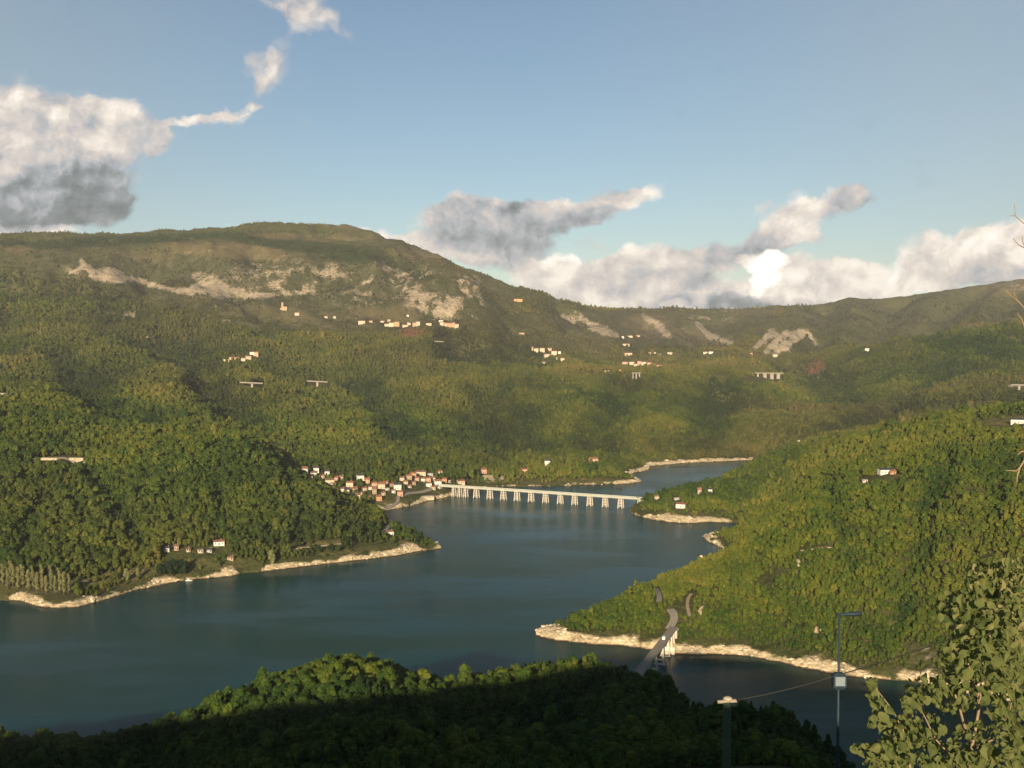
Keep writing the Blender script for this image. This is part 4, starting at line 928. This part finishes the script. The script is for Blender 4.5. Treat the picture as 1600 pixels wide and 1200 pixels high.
for i, (pu, pvv) in enumerate(PX):
    d = ray(pu, pvv); d2 = np.array([d[0], d[1]])
    # meeting point of the bearing with the bridge axis
    M_ = np.array([[d2[0], -dv[0]], [d2[1], -dv[1]]]); t_, s_ = np.linalg.solve(M_, A[:2]); X = s_ * LB
    wx = (2.7 if i > 2 else 1.5); zb = -4.0
    mb = MB(); zc = zt - 2.85; H_ = zc - zb
    for sx in (-1, 1):
        for sy in (-1, 1):
            mb.frustum((X + sx * wx * 1.12, sy * 3.6, zb), (.62, .6), (X + sx * wx * .74, sy * 2.7, zc), (.5, .5))
    for tt in (.42, .62, .82):
        z_ = zb + H_ * tt; kx = wx * (1.12 - .38 * tt); ky = 3.6 - .9 * tt
        for sy in (-1, 1): mb.box(X - kx, X + kx, sy * ky - .3, sy * ky + .3, z_ - .35, z_ + .35)
        for sx in (-1, 1): mb.box(X + sx * kx - .28, X + sx * kx + .28, -ky, ky, z_ - .34, z_ + .34)
    mb.box(X - wx * .95, X + wx * .95, -3.9, 3.9, zc + .003, zc + .8)
    mb.build('pier', CONC, br)
mb = MB(); mb.box(-9, -3, -4.4, 4.4, -2, zt - 3.31); mb.box(LB + 4, LB + 10, -4.4, 4.4, -2, zt - 3.31); mb.build('abutment', CONC, br)

# ------------------------------------------------------------------ the near bridge to the right peninsula
zd = 13.2
A2 = at_height(1047, 987, zd); B2 = at_height(1014, 1030, zd); A2[2] = B2[2] = 0
dv2 = B2 - A2; dv2 /= np.hypot(dv2[0], dv2[1]); LB2 = 190.0; ang2 = math.atan2(dv2[1], dv2[0])
nb_ = empty('road_bridge', (A2[0], A2[1], 0), ang2); tag(nb_, 'narrow grey road bridge on frame piers running from the right peninsula into the shade', 'bridge')
MBR = flat('near_bridge_concrete', (.30, .27, .22), .9, .15, .15, .5)
mb = MB(); mb.box(-14, LB2, -2.6, 2.6, zd - 1.3, zd - .1); mb.build('deck', MBR, nb_)
mb = MB(); mb.box(-14, LB2, -2.2, 2.2, zd - .097, zd - .02); mb.build('roadway', MROAD, nb_)
for s_ in (-1, 1):
    mb = MB(); mb.box(-14, LB2, s_ * 2.45 - .1, s_ * 2.45 + .1, zd - .097, zd + .75); mb.build('parapet', MBR, nb_)
for X in (-2, 16, 36, 58, 80, 102, 124, 146, 168):
    mb = MB(); zc = zd - 1.31
    for sy in (-1, 1): mb.frustum((X, sy * 3.0, -4), (.7, .55), (X, sy * 2.2, zc), (.55, .45))
    mb.box(X - .5, X + .5, -2.4, 2.4, zc - 1.2, zc - .1); mb.box(X - .4, X + .4, -2.7, 2.7, 3.0, 3.8)
    mb.box(X - .9, X + .9, -3.8, 3.8, -3, .5)
    mb.build('pier', CONC, nb_)
mb = MB(); mb.box(-17, -8, -3.4, 3.4, 0, zd - 1.31); mb.build('abutment', CONC, nb_)
# pale wall with buttresses below the bridge end
p = hit(1046, 1019, 600)
o = empty('buttress_wall', (p[0], p[1], 0), -.2); tag(o, 'pale concrete wall with stepped buttresses under the end of the near bridge', 'wall')
mb = MB(); mb.box(-3.2, 3.6, -1, 2.2, -1, 5.2); mb.build('wall', flat('pale_concrete', (.70, .64, .50), .85, .2, .12, .6), o)
mb = MB(); mb.box(-1.6, -.2, -1.6, -1.003, -1, 8.2); mb.box(-4.6, -3.203, -1.2, 1, -1, 3.6); mb.box(.9, 2.0, -.6, 1.2, 5.203, 12.0); mb.build('buttress', flat('pale_concrete', (.70, .64, .50), .85, .2, .12, .6), o)

# white van on the near bridge
def veh(loc, rz, label, col):
    o = empty('van', loc, rz); tag(o, label, 'van')
    PT = flat('van_paint', col, .35, .5, .03, 1.0); BL = flat('tyre_rubber', (.02, .02, .02), .9, .1, .1, 3.0)
    prof = [(-2.4,.45),(-2.4,2.2),(-2.25,2.3),(.9,2.3),(1.5,1.45),(2.35,1.2),(2.45,.45)]
    mb = MB(); k_ = len(prof); vs = [(a, -.95, b_) for a, b_ in prof] + [(a, .95, b_) for a, b_ in prof]
    mb.add(vs, [tuple(range(k_)), tuple(range(2*k_-1, k_-1, -1))] + [(i, i + k_, (i+1) % k_ + k_, (i+1) % k_) for i in range(k_)]); mb.build('body', PT, o)
    mb = MB(); mb.add([(.96,-.8,2.24),(.96,.8,2.24),(1.5,.8,1.5),(1.5,-.8,1.5)], [(0,1,2,3)]); q = mb.build('windscreen', GLASS, o); q.location = (.035, 0, .03)
    for sx in (-1.5, 1.5):
        for sy in (-.9, .9):
            mb = MB(); mb.tube([(sx, sy - .12, .35), (sx, sy + .12, .35)], [.35, .35], 14); mb.build('wheel', BL, o)
    return o
pv_ = A2[:2] + dv2[:2] * 21
veh((pv_[0], pv_[1], zd - .02), ang2 + math.pi, 'white van driving on the near bridge towards the right peninsula', (.80, .80, .80))

# ------------------------------------------------------------------ far viaducts
CONC3 = flat('viaduct_concrete', (.30, .27, .23), .85, .2, .12, .2)
def viaduct(u0, v0, u1, v1, piers, label, th=2.2, dep=None, w=9, ph=None, group='motorway viaducts on the far slopes'):
    c = hit((u0 + u1) / 2, max(v0, v1) + 7, 1500) if dep is None else at_depth((u0 + u1) / 2, (v0 + v1) / 2, dep)
    Y = c[1] - 14; a = at_depth(u0, v0, Y); b_ = at_depth(u1, v1, Y); d = b_ - a; Ln = float(np.hypot(d[0], d[1]))
    o = empty('viaduct', a, math.atan2(d[1], d[0])); tag(o, label, 'viaduct', group); sl = d[2] / Ln
    mb = MB(); vs = [(0, -w/2, -th), (Ln, -w/2, -th + d[2]), (Ln, w/2, -th + d[2]), (0, w/2, -th), (0, -w/2, 0), (Ln, -w/2, d[2]), (Ln, w/2, d[2]), (0, w/2, 0)]
    mb.add(vs, [(0,3,2,1),(4,5,6,7),(0,1,5,4),(1,2,6,5),(2,3,7,6),(3,0,4,7)]); mb.build('deck', CONC3, o)
    for (pu, pw) in piers:
        X = (pu - u0) / (u1 - u0) * Ln; hw = pw * Y / F / 2; zt_ = sl * X - th - .003
        wx_ = a + d * (X / Ln); gz = float(terrain_z(np.array([wx_[0]]), np.array([wx_[1]]))[0]) - a[2] - 3
        gz = min(gz, zt_ - (ph or 5) * Y / F)
        mb = MB(); mb.frustum((X, 0, gz), (hw * 1.1, 2.6), (X, 0, zt_), (hw, 2.2)); mb.build('pier', CONC3, o)
viaduct(375, 596.5, 411, 598, [(394, 3)], 'short viaduct with one pier on the slope under the small hamlet')
viaduct(480, 594.5, 512, 596, [(496, 3)], 'short viaduct with a single pier between trees, centre left slope')
viaduct(-30, 613, 18, 614.5, [(15.5, 2.5)], 'end of a viaduct reaching in at the left edge of the view')
viaduct(1165, 582, 1224, 582.5, [(1184, 3), (1195, 5), (1206, 5), (1216, 5)], 'tall viaduct on wide pale piers in the side valley', ph=9)
viaduct(987, 582, 1001, 582, [(989, 1.5), (994, 2), (999, 2)], 'little viaduct on close piers below the scattered hamlet', ph=6)
viaduct(679, 532.5, 693, 533.5, [(682, 2)], 'pale low viaduct below the reddish field', ph=1)
viaduct(1578, 600.5, 1640, 601, [(1592, 3)], 'pale viaduct deck reaching in at the right edge of the view', ph=2)

# retaining wall on the left hill
ps = [hit(u_, 719, 500) for u_ in (50, 68, 88, 108, 130)]
mb = MB(); vs = []
for i, p in enumerate(ps):
    t = ps[min(i+1, 4)] - ps[max(i-1, 0)]; nrm = np.array([-t[1], t[0]]) / np.hypot(t[0], t[1])
    zb = p[2]
    for (o_, z_) in ((-.6, -3), (-.6, 2.6 + .3 * (i % 2)), (.6, 2.6 + .3 * (i % 2)), (.6, -3)): vs.append((p[0] + nrm[0] * o_, p[1] + nrm[1] * o_ , zb + z_))
fs = [(0,1,2,3), (16,19,18,17)]
for i in range(4):
    a = i * 4
    for j in range(4): fs.append((a + j, a + 4 + j, a + 4 + (j + 1) % 4, a + (j + 1) % 4))
mb.add(vs, fs); o = mb.build('retaining_wall', flat('retaining_concrete', (.50, .42, .31), .9, .1, .3, .3)); tag(o, 'long pale retaining wall on the wooded hill at the left edge', 'wall')

# ------------------------------------------------------------------ trees that stand out
pr = random.Random(9)
POP = [(crown_mesh('crown', rg, 22, 2.0, 1.5, 16, 1000, .55, 'col', POPL), trunk_mesh('trunk', rg, 22, .35, 4)) for _ in range(3)]
PP = [(12,925),(20,922),(28,926),(36,923),(44,928),(52,925),(58,930),(66,927),(72,931),(80,928),(86,933),(93,930),(100,934),(107,932),(16,915),(33,913),(50,916),(64,918),(78,919),(91,922),(4,918),(-6,920)]
for i, (u_, v_) in enumerate(PP):
    p = hit(u_, v_ - 3, 700); sc = pr.uniform(.72, .98)
    tree('poplar', POP[i % 3], p, sc, pr.uniform(0, 6), pr.uniform(.3, .9), 'slender pale green poplar in the grove by the lower left shore', 'poplar', 'poplars in the grove by the lower left shore')
DK = [(crown_mesh('crown', rg, 12, 5.2, 1.0, 22, 1500, .6, 'round', leaf_mat('shade_toned_foliage', [(0, (.010,.026,.014)), (1, (.028,.050,.018))])), trunk_mesh('trunk', rg, 12, .4, 4))]  # shade on this clump of trees is put into its dark crown colour
for (u_, v_, s_, lb) in ((268,898,1.05,'tallest shade-toned tree in the clump by the lower left shore'),(285,897,.95,'right-hand shade-toned tree of the clump by the lower left shore'),(252,898,.75,'low shade-toned tree beside the grassy clearing, lower left shore')):
    tree('shade_toned_tree', DK[0], hit(u_, v_, 700), s_, pr.uniform(0, 6), .5, lb, 'tree', 'shade-toned trees by the lower left shore')
WL = [(crown_mesh('crown', rg, 13, 3.2, .5, 16, 1200, .5, 'col', POPL), trunk_mesh('trunk', rg, 13, .3, 4))]
for (u_, v_, s_, lb) in ((425,882,1.0,'pale round-topped willow standing alone on the left peninsula shore'),(198,908,.8,'pale willow beside the sandy bend of the lower left shore'),(216,905,.7,'second pale willow beside the sandy bend of the lower left shore')):
    tree('willow', WL[0], hit(u_, v_, 700), s_, pr.uniform(0, 6), .4, lb, 'tree')

# pale outcrops in the woods
for (u_, v_, s_, lb) in ((1247,884,1.9,'upper pale rock of the upright pair in the right hillside woods'),(1246,897,1.5,'lower pale rock of the upright pair in the right hillside woods'),(1281,983,2.6,'pale pointed rock above the shore, left of the street lamp'),(1095,868,1.6,'small pale rock in the woods above the little inlet'),(1443,1054,2.0,'pale rock block at the shore beside the leafy tree')):
    p = hit(u_, v_ + 3, 600); mb_ = rsrc[pr.randrange(4)].data
    o = link(bpy.data.objects.new('rock_outcrop', mb_)); o.location = p + np.array([0, -2, s_ * .5]); o.scale = (s_ * .95, s_ * .8, s_ * 1.3); o.rotation_euler = (0, 0, pr.uniform(0, 6)); tag(o, lb, 'rock')
# boat at the left shore
p = at_height(295, 907.5, 0)
o = empty('motor_boat', (p[0], p[1], .05), .15); tag(o, 'small white motor boat moored off the lower left shore', 'boat')
prof = [(-2.9, .95), (-1.5, 1.1), (.8, 1.05), (2.2, .6), (3.1, .02)]
mb = MB(); vs = []
for X, w_ in prof: vs += [(X, -w_, .75), (X, -w_ * .7, -.15), (X, w_ * .7, -.15), (X, w_, .75)]
fs = [(0, 3, 2, 1), (16, 17, 18, 19)]
for i in range(4):
    a = i * 4
    for j in range(4): fs.append((a + j, a + (j + 1) % 4, a + 4 + (j + 1) % 4, a + 4 + j))
mb.add(vs, fs); mb.build('hull', flat('boat_white', (.78, .77, .72), .4, .5, .04, 1), o)
mb = MB(); mb.frustum((-.2, 0, .753), (1.0, .75), (-.4, 0, 1.7), (.7, .6)); mb.build('cabin', flat('boat_cabin', (.55, .66, .66), .4, .5, .05, 1), o)

# ------------------------------------------------------------------ lamp post, utility pole and cable below the camera
STEEL = flat('lamp_steel', (.018, .035, .05), .6, .3, .15, 4, .0); WOODP = flat('pole_concrete', (.045, .07, .04), .9, .1, .2, 3); INS = flat('insulator', (.40, .34, .25), .5, .4, .15, 6)
top = at_depth(1311.5, 961, 45); gz = float(terrain_z(np.array([top[0]]), np.array([45.0]))[0])
o = empty('street_lamp', (top[0], 45, gz)); tag(o, 'tall dark street lamp with a side-reaching head and a boxed floodlight below', 'lamp post'); Hh = top[2] - gz
mb = MB(); mb.tube([(0, 0, -.5), (0, 0, Hh * .5), (0, 0, Hh)], [.075, .06, .042], 12); mb.tube([(0,0,-.3),(0,0,.9)], [.11,.11], 12); mb.build('pole', STEEL, o, True)
mb = MB(); hp = [(-.10, .03, .03), (.12, .05, .045), (.32, .085, .075), (.58, .13, .105), (.82, .135, .10), (.93, .09, .055)]
vs = []
for X, w_, t_ in hp:
    for j in range(10):
        th = 2 * math.pi * j / 10; vs.append((X, math.cos(th) * w_, .035 + .05 * X + math.sin(th) * t_ * (1.15 if math.sin(th) < 0 else .8)))
fs = [tuple(range(10))[::-1], tuple(range(50, 60))] + [(i*10+j, i*10+(j+1)%10, (i+1)*10+(j+1)%10, (i+1)*10+j) for i in range(5) for j in range(10)]
mb.add(vs, fs); hd_ = mb.build('lamp_head', STEEL, o, True); hd_.location = (0, 0, Hh)
bz = at_depth(1311, 1062, 45)[2] - gz
mb = MB(); mb.frustum((0, -.06, bz - .36), (.17, .13), (0, -.06, bz - .26), (.25, .17)); mb.box(-.27, .27, -.24, .12, bz - .257, bz + .24); mb.frustum((0, -.06, bz + .243), (.25, .17), (0, -.06, bz + .33), (.13, .10)); fl_ = mb.build('floodlight', STEEL, o)
mb = MB(); mb.box(-.20, .20, -.262, -.243, bz - .19, bz + .19); mb.build('pane', flat('lamp_glass', (.20, .25, .27), .25, .5, .12, 3), fl_)
tp = at_depth(1136, 1097, 45); gz2 = float(terrain_z(np.array([tp[0]]), np.array([45.0]))[0])
o2 = empty('utility_pole', (tp[0], 45, gz2)); tag(o2, 'stout concrete utility pole with a small crossarm, left of the street lamp', 'utility pole'); H2 = tp[2] - gz2
mb = MB(); mb.tube([(0, 0, -.5), (0, 0, H2)], [.20, .165], 14); mb.build('pole', WOODP, o2, True)
mb = MB(); mb.frustum((0, 0, H2 - .02), (.42, .05), (0, 0, H2 + .09), (.42, .05)); ca = mb.build('crossarm', INS, o2); ca.rotation_euler = (0, 0, .2)
mb = MB(); mb.tube([(.03, 0, H2 + .093), (.03, 0, H2 + .17), (.03, 0, H2 + .23)], [.19, .20, .10], 12); mb.build('insulator', INS, o2, True)
CAB = flat('cable_black', (.02, .022, .022), .6, .3, .1, 5)
mb = MB(); pts = []
S0 = Vector(at_depth(1150, 1094, 45)); S1 = Vector(at_depth(1311, 1054, 44.8)); S2 = Vector(at_depth(1700, 905, 40))
for i in range(10): t = i / 10; pts.append(S0.lerp(S1, t) - Vector((0, 0, .35 * t * (1 - t))))
for i in range(17): t = i / 16; pts.append(S1.lerp(S2, t) - Vector((0, 0, 1.1 * t * (1 - t))))
mb.tube(pts, [.022] * len(pts), 6); cb = mb.build('overhead_cable', CAB, None, True); tag(cb, 'black overhead cable slung from the street lamp towards the leafy tree', 'cable')

# ------------------------------------------------------------------ the leafy tree beside the camera
TW = flat('twig_bark', (.26, .19, .11), .8, .2, .25, 25)
NL = leaf_mat('near_leaf', [(0.0, (.045, .070, .022)), (.4, (.11, .135, .042)), (.75, (.20, .20, .075)), (1.0, (.28, .235, .12))], .32, .25, 14)
base = Vector((2.85, 6.3, float(terrain_z(np.array([2.85]), np.array([6.3]))[0]) - .2))
nt_ = empty('leafy_tree', base); tag(nt_, 'round-leaved tree with pale twigs close to the camera at the right edge', 'tree')
def W_(u_, v_, Y): return Vector(at_depth(u_, v_, Y)) - base
bl = []
def branch(nm, pts, r0, r1, seg=8):
    q = [p if isinstance(p, Vector) else W_(*p) for p in pts]; k_ = len(q); mb = MB()
    mb.tube(q, [r0 + (r1 - r0) * i / (k_ - 1) for i in range(k_)], seg); o = mb.build(nm, TW, nt_, True)
    for a, b_ in zip(q, q[1:]):
        for t in np.linspace(0, 1, 8): bl.append(a.lerp(b_, t))
    return o
branch('trunk', [Vector((0, 0, -.3)), Vector((.05, -.1, .8)), (1530, 1290, 6.1), (1516, 1200, 6.0)], .045, .016)
branch('branch', [(1516, 1200, 6.0), (1519, 1165, 6.0), (1526, 1130, 6.0), (1531, 1100, 6.05), (1533, 1065, 6.05), (1540, 1020, 6.1), (1556, 960, 6.2), (1566, 900, 6.3), (1580, 868, 6.3)], .010, .003)
branch('branch', [(1518, 1160, 6.0), (1506, 1132, 5.95), (1498, 1100, 5.9), (1490, 1080, 5.9), (1488, 1040, 5.95), (1496, 1000, 6.1), (1486, 950, 6.2)], .008, .003)
branch('branch', [(1519, 1168, 6.0), (1535, 1162, 5.9), (1552, 1156, 5.85), (1575, 1120, 5.9), (1590, 1060, 6.0)], .007, .003)
branch('branch', [(1530, 1100, 6.05), (1522, 1070, 6.1), (1511, 1030, 6.1), (1507, 990, 6.2)], .006, .0025)
branch('branch', [(1518, 1215, 6.0), (1500, 1195, 5.8), (1480, 1175, 5.7), (1462, 1155, 5.7), (1445, 1120, 5.8), (1430, 1095, 5.9)], .007, .0025)
branch('branch', [(1500, 1240, 5.9), (1440, 1230, 5.8), (1422, 1200, 5.8), (1416, 1170, 5.8), (1411, 1140, 5.8), (1395, 1110, 5.8), (1372, 1080, 5.8), (1354, 1058, 5.8)], .008, .002)
branch('branch', [(1440, 1230, 5.8), (1390, 1200, 5.9), (1350, 1172, 6.0)], .005, .002)
branch('branch', [(1530, 1290, 6.1), (1640, 1200, 6.3), (1660, 1050, 6.3), (1650, 940, 6.3), (1600, 880, 6.4)], .02, .005)
branch('branch', [(1660, 1050, 6.3), (1680, 900, 6.1), (1672, 760, 6.0), (1650, 600, 6.0), (1640, 480, 6.0), (1635, 380, 6.0)], .016, .006)
branch('twig', [(1672, 760, 6.0), (1630, 718, 5.9), (1601, 718, 5.9), (1595, 729, 5.9), (1588, 736, 5.9), (1571, 735, 5.9)], .009, .002)
branch('twig', [(1595, 727, 5.9), (1590, 742, 5.9), (1589, 752, 5.9), (1582, 760, 5.9)], .005, .003)
branch('twig', [(1630, 718, 5.9), (1610, 703, 5.9), (1595, 706, 5.9), (1590, 711, 5.9)], .005, .002)
branch('twig', [(1650, 600, 6.0), (1625, 520, 6.0), (1603, 484, 6.0), (1590, 470, 6.0), (1580, 463, 6.0), (1571, 453, 6.0)], .006, .0025)
branch('twig', [(1612, 540, 6.0), (1601, 512, 6.0), (1596, 498, 6.0), (1589, 489, 6.0)], .004, .002)
branch('twig', [(1590, 470, 6.0), (1584, 458, 6.0), (1598, 446, 6.0), (1612, 442, 6.0)], .003, .0015)
branch('twig', [(1640, 480, 6.0), (1620, 400, 6.0), (1603, 388, 6.0), (1592, 383, 6.0), (1583, 373, 6.0)], .005, .002)
branch('twig', [(1603, 388, 6.0), (1598, 378, 6.0), (1597, 368, 6.0)], .003, .0015)
branch('twig', [(1635, 380, 6.0), (1612, 358, 6.0), (1596, 346, 6.0), (1586, 337, 6.0), (1578, 337, 6.0)], .004, .0015)
branch('twig', [(1586, 337, 6.0), (1586, 328, 6.0), (1585, 318, 6.0)], .0022, .001)
# leaves
def leaf_geo(rn, s):
    ks = 11; vs = [(0, 0, 0)]; asp = rn.uniform(.6, .92); cup = rn.uniform(.15, .6); crl = rn.uniform(-.05, .35)
    for j in range(ks):
        th = 2 * math.pi * j / ks; rr_ = 1 + rn.uniform(-.12, .12)
        if j == 0: rr_ *= 1.35
        X = math.cos(th) * rr_; Y = math.sin(th) * rr_ * asp; vs.append((X * s, Y * s, (cup * abs(Y) - crl * X * X) * s))
    fs = [(0, 1 + j, 1 + (j + 1) % ks) for j in range(ks)]
    vs += [(-1.0 * s, .03 * s, 0), (-1.0 * s, -.03 * s, 0), (-1.9 * s, 0, -.25 * s)]; fs.append((ks + 1, ks + 2, ks + 3))
    return vs, fs
CL = [(1560,902,48,28,50),(1590,955,26,50,40),(1520,960,42,42,50),(1484,948,22,22,16),(1562,1010,50,50,62),(1505,1025,36,34,36),(1450,1076,34,20,22),(1425,1096,16,14,9),(1500,1082,46,34,34),
      (1572,1090,36,46,46),(1375,1118,18,26,9),(1362,1080,9,24,8),(1392,1165,32,14,12),(1345,1170,14,7,7),(1410,1150,40,30,20),(1385,1195,40,18,16),(1440,1135,34,26,20),(1455,1182,48,22,30),(1530,1165,48,36,40),(1588,1170,22,40,26),(1400,1190,26,12,10),(1540,1195,60,20,24),(1590,880,20,16,10),]
lr = random.Random(21); sun_v = -Vector(L)
PLM = [ (lambda g_: g_)(leaf_geo(lr, 1.0)) for _ in range(10)]
leafm = []
for vs, fs in PLM:
    m_ = MB(); m_.add(vs, fs); leafm.append(m_.mesh('leaf', NL, False))
spots = []
for cx, cy, rx, ry, k_ in CL:
    for i in range(int(k_ * 4.2)):
        a = lr.uniform(0, 6.283); q = math.sqrt(lr.random()); deep = lr.random() < .45
        Y = lr.uniform(6.2, 7.8) if deep else lr.uniform(5.4, 6.2)
        spots.append((W_(cx + rx * q * math.cos(a), cy + ry * q * math.sin(a), Y), deep))
rest_v = MB(); cnt = 0
front = sorted(spots, key=lambda s_: s_[1])
for p, deep in front:
    nrm = (sun_v * .8 + Vector((lr.gauss(0, .8), lr.gauss(0, .6) - .3, lr.gauss(0, .8)))).normalized()
    mtx = Matrix.Translation(p) @ nrm.to_track_quat('Z', 'Y').to_matrix().to_4x4() @ Matrix.Rotation(lr.uniform(-2.6, -.5) , 4, 'Z')
    s_ = lr.choice((.013, .016, .019, .022, .026, .030, .036)) * .84
    if cnt < 296:
        o = link(bpy.data.objects.new('leaf', leafm[cnt % 10]), nt_); o.matrix_local = mtx @ Matrix.Scale(s_, 4); o['tint'] = lr.choice((lr.uniform(.0, .6), lr.uniform(.2, .7), lr.uniform(.5, 1))); cnt += 1
    else:
        vs, fs = PLM[cnt % 10]; cnt += 1
        rest_v.add([mtx @ (Vector(q) * s_) for q in vs], fs)
fo = rest_v.build('foliage', NL, nt_); fo['kind'] = 'stuff'; fo['tint'] = .45
